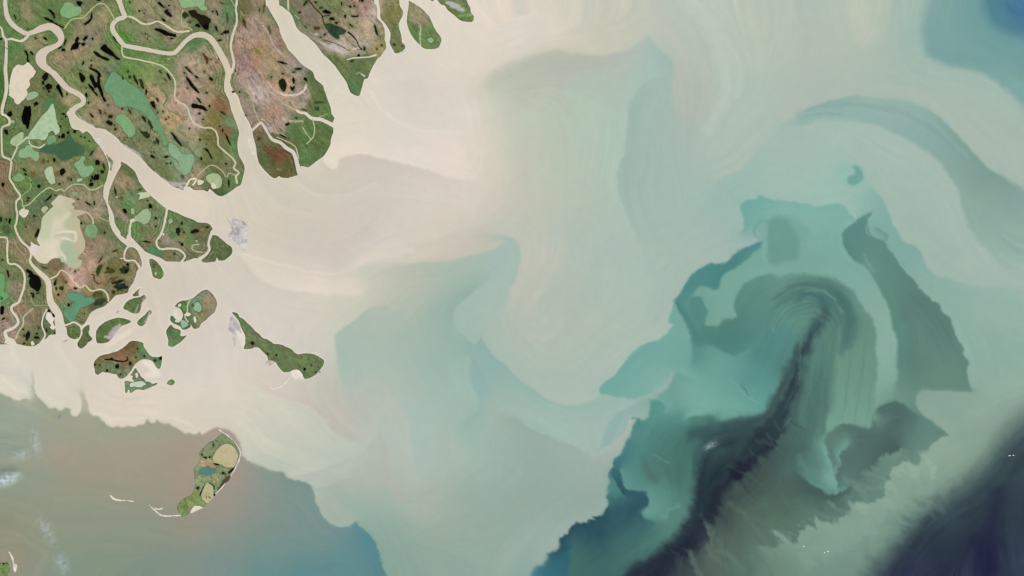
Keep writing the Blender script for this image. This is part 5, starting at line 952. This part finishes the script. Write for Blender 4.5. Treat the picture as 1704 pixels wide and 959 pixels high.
SEEDS = [
 (300, 30, 'tundra', 'green and olive tundra with a dark mottled pond above the looping river bend'),
 (33, 430, 'tundra', 'brown and green tundra strip between winding cream channels, with a ragged black pond'),
 (250, 120, 'tundra', 'broad green and pink tundra plain with slanting black ponds between the two meandering rivers'),
 (430, 80, 'tundra', 'pink and brown tundra with a white salt rim beside the broad straight river'),
 (60, 300, 'tundra', 'green lake-dotted tundra holding the large cream lake, inside the bend of the river'),
 (3, 20, 'tundra', 'bright green strip of bank outside the narrow cream channel'),
 (3, 130, 'tundra', 'vivid green bank along the straight cream side channel'),
 (5, 330, 'tundra', 'brown and green tundra beyond the thin winding cream channel'),
 (60, 500, 'tundra', 'brown tundra with a ragged black pond between two winding channels'),
 (20, 480, 'tundra', 'pinkish coastal tundra with a green pond, outside the winding channel'),
 (85, 545, 'island', 'small green coastal point with a white lagoon beside the channel mouth'),
 (130, 490, 'tundra', 'tundra'),
 (510, 60, 'tundra', 'pink and olive tundra tongue with a dark green lake, narrowing to a green point'),
 (650, 60, 'island', 'olive green strip island with a rounded end between two narrow channels'),
 (700, 60, 'island', 'bright green leaf-shaped island with a white creek down its middle'),
 (770, 30, 'island', 'green island with a bare grey mud patch on its back'),
 (718, 1, 'island', 'tiny dark tip of land between two river mouths'),
 (450, 260, 'island', 'rusty brown and green lobe of land ending in a blunt ragged shore'),
 (520, 240, 'island', 'dark green lobe of land with branching creeks on the open shore'),
 (445, 190, 'tundra', 'salt-crusted pink tundra between two creeks'),
 (535, 170, 'island', 'green shore north of the small creek mouth beside the broad river'),
 (220, 350, 'island', 'green wedge of land with a pale round lake between the fork of the river'),
 (310, 390, 'island', 'green island with small dark ponds inside a looping creek'),
 (240, 395, 'island', 'green patch enclosed between the lake outlet and the looping creek'),
 (370, 410, 'island', 'small olive green island at the point beside the grey mudflat'),
 (222, 425, 'island', 'small brown island between the fork of a creek mouth'),
 (262, 450, 'island', 'small oval green island in midstream below the wedge of land'),
 (230, 487, 'island', 'thin dark green sliver of an island near the shore'),
 (218, 512, 'island', 'small green triangular island with a bare muddy side'),
 (240, 533, 'island', 'narrow green islet with a pale mud edge'),
 (175, 550, 'island', 'green crescent island curled round a grey mudflat'),
 (122, 550, 'island', 'small blunt green islet beside the wide channel mouth'),
 (140, 565, 'island', 'ragged olive islet standing off the delta shore'),
 (340, 510, 'island', 'egg-shaped tan and green island with white lagoons along one side'),
 (295, 560, 'island', 'small green wedge-shaped island below the tan egg-shaped island'),
 (210, 605, 'island', 'brown and green hooked island wrapped round a white lagoon'),
 (238, 648, 'island', 'thin broken green island with pale lagoons across the mouth of a bay'),
 (285, 636, 'island', 'tiny lone green islet in beige water'),
 (460, 580, 'island', 'long green slipper-shaped island with a pointed tail'),
 (350, 770, 'island', 'green barrier island with a round tan lake and a white beach'),
 (5, 950, 'island', 'green corner of an island behind a white sand spit'),
 (395, 175, 'tundra', 'pink riverside strip of tundra'),
]
lab = {}
for x, y, cat, lb in SEEDS:
    c = comp_at(x, y)
    if c >= 0 and c not in lab: lab[c] = (cat, lb)
lab[INLAND] = ('inland_tundra', 'tundra going on inland beyond the lakes and channels')
AX, AY, AIN, AC, AT, AO = clip_tris(xl, yl, Sd, CLl)
tcomp = comp.ravel()[AO]
LANDOBJ = {}
Z_LAND = 6.0
fallback = 0
for c in np.unique(tcomp):
    T = AT[tcomp == c]
    if len(T) < 16: continue
    use, inv = np.unique(T, return_inverse=True)
    x, y = AX[use], AY[use]
    z = np.where(AIN[use] > 0, Z_LAND + 0.8*fbm(x/6, y/6, 5, 2), -0.6)
    cx, cy = x.mean(), y.mean()
    if c in lab: cat, lb = lab[c]
    else:
        cat, lb = 'island', 'unlabelled'
        print('UNLABELLED landmass', round(cx), round(cy), len(T))
    o = mesh_obj(cat, np.stack([wx(x), wy(y), z], 1), inv.reshape(-1, 3), M_land, AC[use])
    if 'tundra' in cat: set_props(o, label=lb, kind='structure')
    else: set_props(o, label=lb, cat=cat)
    LANDOBJ[int(c)] = o

pond_no = [0]
ICHK = set()
def pond(name, P, hexc, z0, allow_out=False):
    c_x, c_y = float(np.mean(P[:, 0])), float(np.mean(P[:, 1]))
    c = comp_at(c_x, c_y)
    if c not in LANDOBJ: return None
    par = LANDOBJ[c]
    vec = [Vector((float(wx(x)), float(wy(y)), 0)) for x, y in P]
    tri = tessellate_polygon([vec])
    if not tri: return None
    pond_no[0] += 1
    z = z0 + (pond_no[0] % 14)*0.35
    T = []
    for a, b, d in tri:
        n = (vec[b]-vec[a]).cross(vec[d]-vec[a]).z
        T.append((a, b, d) if n > 0 else (a, d, b))
    o = mesh_obj(name, [(v.x, v.y, z) for v in vec], T, PM(hexc), parent=par)
    if name == 'small_pools': o['kind'] = 'stuff'
    return o
for nm_, P, hexc, z0 in WATERS: pond(nm_, P, hexc, z0)

# the big cream lake, with silt swirls of its own
BIG = catmull(pts("@H 590,150 650,165 720,185 750,215 710,240 745,265 740,290 820,300 860,315 830,340 770,365 795,400 800,470 830,560 850,620 840,700 790,750 780,790 820,800 800,860 760,885 700,870 650,830 610,810 600,780 540,780 500,800 470,830 420,830 370,800 320,740 285,680 310,650 305,615 350,640 400,655 370,600 390,540 410,470 420,380 460,330 500,290 530,260 510,230 550,190"), 4, True)
BIG = BIG + 0.4*np.stack([fbm(BIG[:, 0]/2, BIG[:, 1]/2, 331, 2), fbm(BIG[:, 0]/2, BIG[:, 1]/2, 332, 2)], 1)
bx = np.arange(44, 148, 0.9); by = np.arange(320, 452, 0.9); BGr = Grid(bx, by); BSd = BGr.sdf(BIG)
BXX, BYY = np.meshgrid(bx, by)
bp = [(590,190,'C6C1A6'),(700,220,'C0BA9C'),(760,320,'B8B093'),(550,300,'BFC0A0'),(480,400,'BDC2A0'),(450,520,'C2C4A6'),(560,430,'D0CAB0'),(620,340,'C4C0A2'),(700,430,'B8B898'),(790,480,'BEB596'),(810,620,'BCB394'),(660,660,'A9B898'),(720,780,'A9B696'),(760,850,'B6B494'),(560,620,'D8CFB8'),(500,700,'DAD0BC'),(400,720,'D6CCB6'),(330,690,'D9D0C4'),(430,800,'D4CCB0'),(600,540,'CFC8AE'),(560,560,'C6C4A8')]
bpx = np.array([[p[0]/5.995, 300+p[1]/5.995] for p in bp]); bpc = np.array([srgb(p[2]) for p in bp])
wxx = BXX+2.2*fbm(BXX/7, BYY/7, 341, 3); wyy = BYY+2.2*fbm(BXX/7, BYY/7, 351, 3)
dd = (wxx[..., None]-bpx[:, 0])**2+(wyy[..., None]-bpx[:, 1])**2; ww = 1/(dd+12)**2.4
BC = (ww @ bpc)/ww.sum(-1, keepdims=True)
for p_, c_, a_, soft in (("@H 570,530,2 640,515,3 740,520,4.5 757,570,4 740,610,3 650,580,2.6 600,600,2.6 590,680,3 640,760,4 655,795,4", 'E0D7C2', .85, 1.4),
                         ("@H 690,330,5 620,400,6 550,450,5 520,560,5 530,650,6", 'D8D0B8', .7, 3.0), ("@H 480,770,4 540,750,3 610,745,3", 'DED5C0', .7, 1.4),
                         ("@H 570,550,3 620,545,4 700,545,2", 'AEB69A', .7, 1.5), ("@H 610,610,4 620,680,7 690,740,10", 'A6B697', .6, 3.0)):
    P = catmull(pts(p_), 6); D = BGr.stroke(P, 8)
    D = D + .8*fbm(BXX/3, BYY/3, 361, 2); al = a_*np.clip(.5-D/(2*soft), 0, 1)[..., None]; BC = BC*(1-al)+srgb(c_)*al
BCl = np.where(BC <= 0.04045, BC/12.92, ((BC+0.055)/1.055)**2.4)*ALB
X_, Y_, I_, C_, T_, O_ = clip_tris(bx, by, BSd, BCl)
use, inv = np.unique(T_, return_inverse=True)
mesh_obj('lake', np.stack([wx(X_[use]), wy(Y_[use]), np.full(len(use), 9.0)], 1), inv.reshape(-1, 3), M_sea, C_[use], parent=LANDOBJ[comp_at(60, 300)])

# ------------------------------------------------------------------ creeks: ribbons lying in their land
CREEKS = """
A9B581|@A 640,290,1.6 680,230,1.7 730,190,1.8 820,180,2 880,130,2 930,75,2 1000,35,2 1050,50,2 1090,100,2 1130,170,2.2 1150,215,2.2
D3CAB2|@A 70,395,3 120,390,3 190,410,3.4 235,400,3.4 285,352,3.2
CFC8A8|@B 66,168,2.6 90,165,2.6 150,190,2.8 220,235,2.6 290,240,2.6 370,215,2.6 430,240,2.8 500,285,2.8 570,318,2.8 690,312,2.8
C4C4A0|@B 18,455,2 20,530,2 50,570,2 200,600,2 380,645,2.2 460,690,2.2 520,760,2 550,830,2.2 545,959,2.2 @F 545,80,2.2 590,125,2 640,145,2.2 680,200,2.2 700,270,2.2 740,330,2.4 820,375,2.4 900,378,2.4 950,410,2.4 975,480,2.4 980,550,2.4 1040,610,2.4 1110,670,2.4 1150,730,2.4 1135,780,2.4 1185,825,2.4 1155,860,2.6 1168,935,3
A8B080|@B 620,100,1.4 610,200,1.4 625,255,1.6 680,280,1.7 720,300,1.8
E0DCC4|@F 660,955,2.4 700,895,2.2 760,890,2.2 725,950,2.2
B0A888|@F 770,860,1.5 900,750,1.6 1010,800,1.6 1060,870,1.6 1085,830,1.6 1150,850,1.6
556048|@F 615,555,1.3 680,580,1.3 740,650,1.3 800,690,1.3
5A7A40|@F 430,150,1.5 470,80,1.8 450,30,1.8 400,0,1.6
6F9A4C|@B 0,640,1.2 150,650,1.3 210,700,1.4 240,790,1.5 290,830,1.5
6A8450|@F 430,150,1.3 520,220,1.3 630,270,1.3 680,260,1.3
5E7844|@B 310,0,1.4 315,70,1.4 400,160,1.4 470,220,1.3 560,260,1.3
8A8C68|@C 0,110,1.8 30,150,1.8 110,150,1.6 180,180,1.6 280,215,1.6 320,195,2
C4C2A0|@C 475,-30,2.2 475,0,2.2 480,105,2.2
A8AC88|@C 540,150,1.2 590,190,1.2
9AB088|@B 1110,0,1.2 1135,50,1.2 1155,90,1.2
1A100C|@C 680,0,1.6 740,80,1.6 810,150,1.6 835,250,1.4
1A100C|@C 820,165,1.2 860,160,1.2 890,150,1.1
1C140E|@C 1070,320,2.4 1120,360,2.2 1160,410,1.8 1190,480,1.6
50402C|@C 830,400,1 960,440,1 1090,510,1
8A9468|@D 0,290,1.5 30,350,1.5 80,430,1.5 140,480,1.5 150,530,1.5 185,570,1.8
D0CCB0|@C 1060,598,1.4 1120,582,1.8 @D 0,575,1.8 80,570,2 160,548,2.4
D0CCB0|@D 0,735,1.4 45,765,2
90A878|@C 1150,740,1.2 1199,720,1.4
B0AE90|@G 300,8,1.4 360,10,1.4 440,30,1.5 500,80,1.6 540,130,1.8 600,160,2 670,200,2.4
A5A888|@G 170,0,1.6 230,80,1.6 260,200,1.6 300,290,1.6 322,322,1.8
A5A888|@C 0,830,1.4 50,860,1.5 100,950,1.6
B0B890|@G 840,290,1.6 860,380,1.6 850,460,1.6 820,500,1.5 780,540,1.4
B0B890|@G 740,370,1.4 790,450,1.5 820,490,1.5
B8B898|@G 480,470,1.3 600,520,1.5 670,570,1.6 690,640,1.7 705,690,1.5
9AA87C|@G 900,270,1.1 1000,235,1.1
B8C49A|@E 110,700,2.6 165,590,2.7 170,560,2.6 230,510,2.6 270,470,3
C8CBA8|@E 290,500,1.8 310,550,2 390,575,2.2 450,540,2
8AA868|@E 290,870,1.3 320,930,1.4 @H 320,10,1.5 300,90,1.5 250,130,1.5 210,168,1.6
A8BA88|@H 220,262,1.8 290,240,1.8 370,160,1.8 430,110,1.9 490,75,1.9 560,105,1.8 610,90,1.8 640,110,1.8 680,75,1.8 730,45,1.8 830,45,1.8 890,90,1.8 940,95,1.9 1030,50,2.2
A8BA88|@H 208,178,1.6 220,200,1.7 225,258,1.7
D0C8B0|@H 238,300,2 240,270,1.8
B0B890|@J 330,440,1.8 240,520,1.9 230,600,2 180,680,2.1 155,755,2.3
90A070|@J 470,410,1.3 350,410,1.3 320,370,1.3 310,330,1.3
D0C8A8|@J 500,145,2 570,110,1.8 610,60,1.8 680,100,1.8 740,180,1.8 800,235,2 850,210,2 910,265,2.1 1010,250,2.1 1070,300,2.2 1083,372,2.4
C4C0A8|@H 855,310,1.6 920,380,1.7 930,440,1.7
A8A488|@H 930,290,1.3 1010,380,1.3 1085,410,1.4
A8A888|@H 1020,190,1.1 970,280,1.2 930,290,1.2 880,330,1.2
90A070|@H 140,600,1.1 200,710,1.1 260,750,1.1
B8BC98|@I 790,640,1.4 730,650,1.5 715,680,1.5 750,710,1.5 820,720,1.5
C0C0A0|@I 0,778,1.5 40,780,1.6
B8C4A0|@K 820,410,1.8 790,470,1.8 790,530,1.8 765,580,1.8 800,640,1.8
4A2A1C|@J 910,105,1.4 940,110,1.6 935,150,1.5 960,180,1.6 985,195,1.6 1010,175,1.4
5A3A28|@J 1070,190,1.3 1090,160,1.4 1130,125,1.2
2E1A0C|@L 260,350,2 330,350,2.6 390,365,2.4 460,370,2.4 490,355,2.4 490,320,1.6
241A10|@N 640,620,1.3 690,650,1.6 700,690,1.4
241A10|@N 600,650,1.4 565,720,1.6 555,755,1.8
D8D4BC|@L 430,545,.9 440,600,.9 445,640,.9
7A6A4C|@A 420,370,1 455,395,1.2
3C4A28|@A 180,110,.9 200,180,.9 170,230,.9
4A6A34|@A 350,0,1 420,60,1 470,100,1
"""
ck = 0
for line in CREEKS.strip().split('\n'):
    hexc, p_ = line.split('|'); P = catmull(pts(p_), 5)
    d = np.gradient(P[:, :2], axis=0); L = np.hypot(d[:, 0], d[:, 1])+1e-9; n = np.stack([-d[:, 1]/L, d[:, 0]/L], 1)
    P[:, :2] += 0.35*np.stack([fbm(P[:, 0]/3, P[:, 1]/3, 401, 2), fbm(P[:, 0]/3, P[:, 1]/3, 402, 2)], 1)
    wd_ = P[:, 2:3]*0.58*(1+0.3*fbm(P[:, :1]/4, P[:, 1:2]/4, 403, 2)); A_ = P[:, :2]+n*wd_; B_ = P[:, :2]-n*wd_; m = len(P); ck += 1
    V = np.concatenate([A_, B_]); T = np.array([(i, m+i, m+i+1, i+1) for i in range(m-1)])
    z = 12.6 + (ck % 6)*0.35
    V3 = np.stack([wx(V[:, 0]), wy(V[:, 1]), np.full(len(V), z)], 1)
    a, b, c, q = V3[T[0]]
    if np.cross(b-a, c-a)[2] < 0: T = T[:, ::-1]
    c = comp_at(*P[len(P)//2, :2])
    if c in LANDOBJ: mesh_obj('creek', V3, T, PM(hexc), parent=LANDOBJ[c])

# ------------------------------------------------------------------ sand and mud banks standing out of the water
def bank(name, cat, label, P, hexes, group=None, z=4.0, step=0.8, parent=None):
    P = np.asarray(P)
    x = np.arange(P[:, 0].min()-2, P[:, 0].max()+2, step); y = np.arange(P[:, 1].min()-2, P[:, 1].max()+2, step)
    G = Grid(x, y); X, Y = np.meshgrid(x, y)
    D = G.sdf(P) + 0.9*fbm(X/2.5, Y/2.5, 501, 3)
    t = np.clip(0.5+1.3*fbm(X/12, Y/12, 511+len(label), 3, .5), 0, 1)*(len(hexes)-1); i = np.minimum(t.astype(int), len(hexes)-2); f = (t-i)[..., None]
    cs = np.array([lin(h) for h in hexes])*ALB; C = cs[i]*(1-f)+cs[i+1]*f
    X_, Y_, I_, C_, T_, O_ = clip_tris(x, y, D, C)
    if not len(T_): print('EMPTY bank', label); return
    use, inv = np.unique(T_, return_inverse=True)
    zz = np.where(I_[use] > 0, z, -0.4)
    o = mesh_obj(name, np.stack([wx(X_[use]), wy(Y_[use]), zz], 1), inv.reshape(-1, 3), M_mud, C_[use])
    set_props(o, label=label, cat=cat, group=group)
    return o
def band(s_):
    P = catmull(pts(s_), 5); d = np.gradient(P[:, :2], axis=0); L = np.hypot(d[:, 0], d[:, 1])+1e-9; n = np.stack([-d[:, 1]/L, d[:, 0]/L], 1)
    return np.concatenate([P[:, :2]+n*P[:, 2:3]/2, (P[:, :2]-n*P[:, 2:3]/2)[::-1]])
poly = lambda s_: catmull(pts(s_), 4, True)
bank('mudflat', 'mudflat', 'grey and white bare mudflat standing alone in the river mouth', poly("378,365 395,365 407,370 413,378 410,389 412,397 407,418 401,413 390,403 379,392 386,384 382,373"), ['A8A09C', 'C9C6C4', 'B5AEAC', 'D0CECC'])
bank('sandbar', 'sandbar', 'long pale sandbar hugging the bank of the central channel', poly("@G 192,470 225,490 255,560 268,645 230,632 204,560"), ['DCD2C0', 'E4DACA', 'D6CCBA'])
bank('mudflat', 'mudflat', 'lilac-grey mudflat tucked against the tail of the slipper-shaped island', poly("@M 148,158 182,178 215,230 240,280 250,335 230,312 205,302 188,290 196,358 150,322 122,300 130,215"), ['B4ACAE', 'C6BEBE', 'ACA4A6'])
bank('mudflat', 'mudflat', 'small grey mud strip beside the white bay of the slipper-shaped island', poly("@M 162,368 198,384 180,458"), ['B4ACAE', 'C0B8B6'])
bank('sandbar', 'sandbar', 'small brown-edged sandbar at the waist of the slipper-shaped island', poly("@M 488,632 515,598 560,602 590,618 545,642"), ['B8A898', 'CFC4B6', '9A8878'])
bank('sandbar', 'sandbar', 'pale rounded sandbar notched into the foot of the slipper-shaped island', poly("@M 745,700 790,690 830,705 862,745 860,785 800,795 755,760"), ['DCD2C6', 'E6DCD0', 'D0C4B8'])
bank('sand_spit', 'spit', 'thin white spit trailing from the foot of the slipper-shaped island', band("@M 745,745,.9 700,810,1.2 640,860,1.3 570,885,1.6 540,870,1.8"), ['E6DED2', 'DCD2C4'], step=.5)
bank('beach', 'beach', 'white curved beach along the outer shore of the barrier island', band("@N 740,90,2.2 790,120,1.6 850,165,1.4 910,225,1.4 950,290,1.6 957,350,1.7 925,440,1.6 880,530,1.5 820,610,1.6 760,680,1.7 700,745,1.6 640,810,1.4"), ['DCD4CC', 'E6E0DA', 'CFC4BC'], z=7.5, step=.5)
bank('beach', 'beach', 'pale triangle of beach at the heel of the barrier island', poly("@N 460,925 490,860 550,848 600,862 540,890"), ['D8CEBE', 'E0D8CC'], step=.5)
bank('sand_spit', 'spit', 'long white curved sand spit trailing from the barrier island', band("@N 50,845,1 110,900,1.6 160,940,2 210,952,2.2 290,950,2 365,945,2.2"), ['DED2C8', 'E6DED6', 'CABCB2'], step=.5)
bank('sand_spit', 'spit', 'short white hook of sand inside the curved spit', band("@N 95,868,.8 140,885,1.8 185,875,1.8"), ['E6E0D4', 'DCD4C6'], step=.5)
bank('sand_spit', 'spit', 'white comma-shaped sand spit alone in the brown water', band("@P 920,122,2 945,150,3.2 985,163,2 1050,166,1.2 1100,170,1.4 1140,173,.8"), ['EAE4D4', 'DED6C4'], step=.5)
bank('sand_spit', 'spit', 'white tapering sand spit off the green island corner', poly("@P 58,570 85,600 110,640 122,690 142,700 138,740 125,768 112,740 104,690 88,625"), ['E6DED0', 'D8CEC0', 'C8BCAE'], step=.5)
bank('sandbar', 'sandbar', 'tiny grey-white sandbar lying off the muddy plume edge', poly("@O 432,60 455,68 480,48 498,70 488,92 462,84"), ['C8BEC0', 'B0A8A8', '8C8884'], step=.5)
bank('sandbar', 'sandbar', 'small white sandbar by the inside bend above the wide river', poly("@E 930,445 965,470 1000,505 1035,575 1012,572 985,525 955,485"), ['D6D0CA', 'C4BCB4', 'E0DAD2'], step=.5)
bank('islet', 'island', 'thin green islet stranded in the channel below the bend', poly("@E 1062,645 1088,668 1128,715 1118,775 1108,805 1096,790 1100,740 1080,700"), ['7A8262', '6A7650', 'A09A80'], step=.5)
bank('mudflat', 'mudflat', 'little grey mud smear in the wide channel mouth off the delta shore', poly("@J 632,775 650,752 675,755 655,775"), ['A8A094', 'B8B0A4'], step=.5)
bank('mudflat', 'mudflat', 'small pale grey mud patch at the toe of the olive strip island', poly("@D 405,522 445,495 455,520 425,540"), ['C0BEC0', 'CCCACA'], step=.5)
bank('mudflat', 'mudflat', 'short grey mud streak between the shore and the crescent island', poly("@K 70,545 90,532 112,530 105,540 82,548"), ['A8A098', 'B4ACA2'], step=.5)

# ------------------------------------------------------------------ ships: white specks on the sea
M_hull, n_, l_, b_ = mk('ship_white_paint'); b_.inputs['Base Color'].default_value = (.62, .66, .64, 1); b_.inputs['Roughness'].default_value = .4
M_deck, n_, l_, b_ = mk('ship_deck'); b_.inputs['Base Color'].default_value = (.55, .6, .58, 1); b_.inputs['Roughness'].default_value = .6
def ship(px, py, length, beam, ang, label, group):
    e = bpy.data.objects.new('ship', None); col.objects.link(e); set_props(e, label, 'ship', group)
    bm = bmesh.new(); L, B = length/2, beam/2
    out = [(-L, -B*.8), (L*.55, -B), (L*.85, -B*.6), (L, 0), (L*.85, B*.6), (L*.55, B), (-L, B*.8)]
    lo = [bm.verts.new((x*.94, y*.75, -4)) for x, y in out]; hi = [bm.verts.new((x, y, 12)) for x, y in out]
    for i in range(len(out)):
        j = (i+1) % len(out); bm.faces.new((lo[i], lo[j], hi[j], hi[i]))
    bm.faces.new(hi); bm.faces.new(lo[::-1])
    me = bpy.data.meshes.new('hull'); bm.to_mesh(me); bm.free(); me.materials.append(M_hull)
    h = bpy.data.objects.new('hull', me); col.objects.link(h); h.parent = e
    def box(nm, x0, x1, w, z0, z1, m):
        bm = bmesh.new(); bmesh.ops.create_cube(bm, size=1)
        for v in bm.verts: v.co = ((x0+x1)/2+v.co.x*(x1-x0), v.co.y*w, (z0+z1)/2+v.co.z*(z1-z0))
        me = bpy.data.meshes.new(nm); bm.to_mesh(me); bm.free(); me.materials.append(m)
        o = bpy.data.objects.new(nm, me); col.objects.link(o); o.parent = e
    box('deckhouse', -L*.85, -L*.5, beam*.7, 12.05, 34, M_hull)
    for k in range(4): box('hatch_cover', -L*.4+k*L*.3, -L*.16+k*L*.3, beam*.62, 12.05, 16, M_deck)
    e.location = (float(wx(px)), float(wy(py)), 0); e.rotation_euler = (0, 0, ang)
ship(1337.5, 909.5, 150, 70, .6, 'white ship alone near the ragged edge of the pale green plume', 'ships on the sea')
ship(1372, 920, 130, 65, .5, 'smaller of the two white ships close together on the pale green plume', 'ships on the sea')
ship(1377.5, 918, 160, 70, .5, 'larger of the two white ships close together on the pale green plume', 'ships on the sea')
ship(1680, 758.5, 220, 60, .1, 'longer of the two white ships on the dark navy water', 'ships on the sea')
ship(1686.5, 758, 150, 60, .1, 'shorter of the two white ships on the dark navy water', 'ships on the sea')

# ------------------------------------------------------------------ thin cloud wisps, real volumes near 600 m
def cloud(px, py, lx, ly, ang, dens, label, seed, thick=420.0, scale=3.0, lo=.45):
    m = bpy.data.materials.new('cloud'); m.use_nodes = True; n = m.node_tree.nodes; l = m.node_tree.links
    n.remove(n['Principled BSDF']); pv = n.new('ShaderNodeVolumePrincipled'); l.new(pv.outputs[0], n['Material Output'].inputs['Volume'])
    pv.inputs['Color'].default_value = (.78, .90, 1, 1); pv.inputs['Anisotropy'].default_value = -0.55
    tc = n.new('ShaderNodeTexCoord'); 
    ln = n.new('ShaderNodeVectorMath'); ln.operation = 'LENGTH'; l.new(tc.outputs['Object'], ln.inputs[0])
    fo = n.new('ShaderNodeMapRange'); fo.inputs[1].default_value = 1.0; fo.inputs[2].default_value = 0.15; l.new(ln.outputs['Value'], fo.inputs[0])
    mp = n.new('ShaderNodeMapping'); mp.inputs['Location'].default_value = (seed*1.7, seed*.9, 0); mp.inputs['Scale'].default_value = (max(1, lx/ly)*.9, 1.0, .1)
    l.new(tc.outputs['Object'], mp.inputs['Vector'])
    no = n.new('ShaderNodeTexNoise'); no.inputs['Scale'].default_value = scale; no.inputs['Detail'].default_value = 5; no.inputs['Roughness'].default_value = .6; no.inputs['Distortion'].default_value = .6
    l.new(mp.outputs[0], no.inputs['Vector'])
    rp = n.new('ShaderNodeMapRange'); rp.inputs[1].default_value = lo-.1; rp.inputs[2].default_value = .8; l.new(no.outputs['Fac'], rp.inputs[0])
    fq = n.new('ShaderNodeMath'); fq.operation = 'POWER'; fq.inputs[1].default_value = 1.7; l.new(fo.outputs[0], fq.inputs[0])
    mu = n.new('ShaderNodeMath'); mu.operation = 'MULTIPLY'; l.new(fq.outputs[0], mu.inputs[0]); l.new(rp.outputs[0], mu.inputs[1])
    md = n.new('ShaderNodeMath'); md.operation = 'MULTIPLY'; l.new(mu.outputs[0], md.inputs[0]); md.inputs[1].default_value = dens
    l.new(md.outputs[0], pv.inputs['Density'])
    bm = bmesh.new(); bmesh.ops.create_icosphere(bm, subdivisions=3, radius=1.0)
    me = bpy.data.meshes.new('cloud'); bm.to_mesh(me); bm.free(); me.materials.append(m)
    o = bpy.data.objects.new('cloud', me); col.objects.link(o); set_props(o, label, 'cloud', 'thin cloud wisps')
    o.location = (float(wx(px)), float(wy(py)), 600); o.scale = (lx*S, ly*S, thick); o.rotation_euler = (0, 0, -math.radians(ang))
cloud(10, 798, 40, 17, -18, .0024, 'bright white cloud wisp over the brown-green shallows', 1, lo=.40, scale=2.4)
cloud(60, 735, 40, 13, 76, .0008, 'narrow upright bluish cloud streak below the muddy plume edge', 2, lo=.42, scale=2.2)
cloud(36, 757, 30, 16, -10, .0006, 'faint cloud smudge between the upright streak and the bright wisp', 3, lo=.42, scale=2.2)
cloud(78, 880, 50, 17, 62, .0008, 'slanting bluish cloud streak above the rounder blue puff', 4, lo=.42, scale=2.2)
cloud(103, 936, 30, 19, 70, .0009, 'small round bluish cloud puff below the slanting streak', 5, lo=.42, scale=2.2)
cloud(1182, 741, 20, 9, -28, .0013, 'small blue-white cloud wisp over the dark eddy tail', 6, lo=.45, scale=2.4)

scn.render.engine = 'CYCLES'
scn.cycles.max_bounces = 6; scn.cycles.volume_bounces = 5
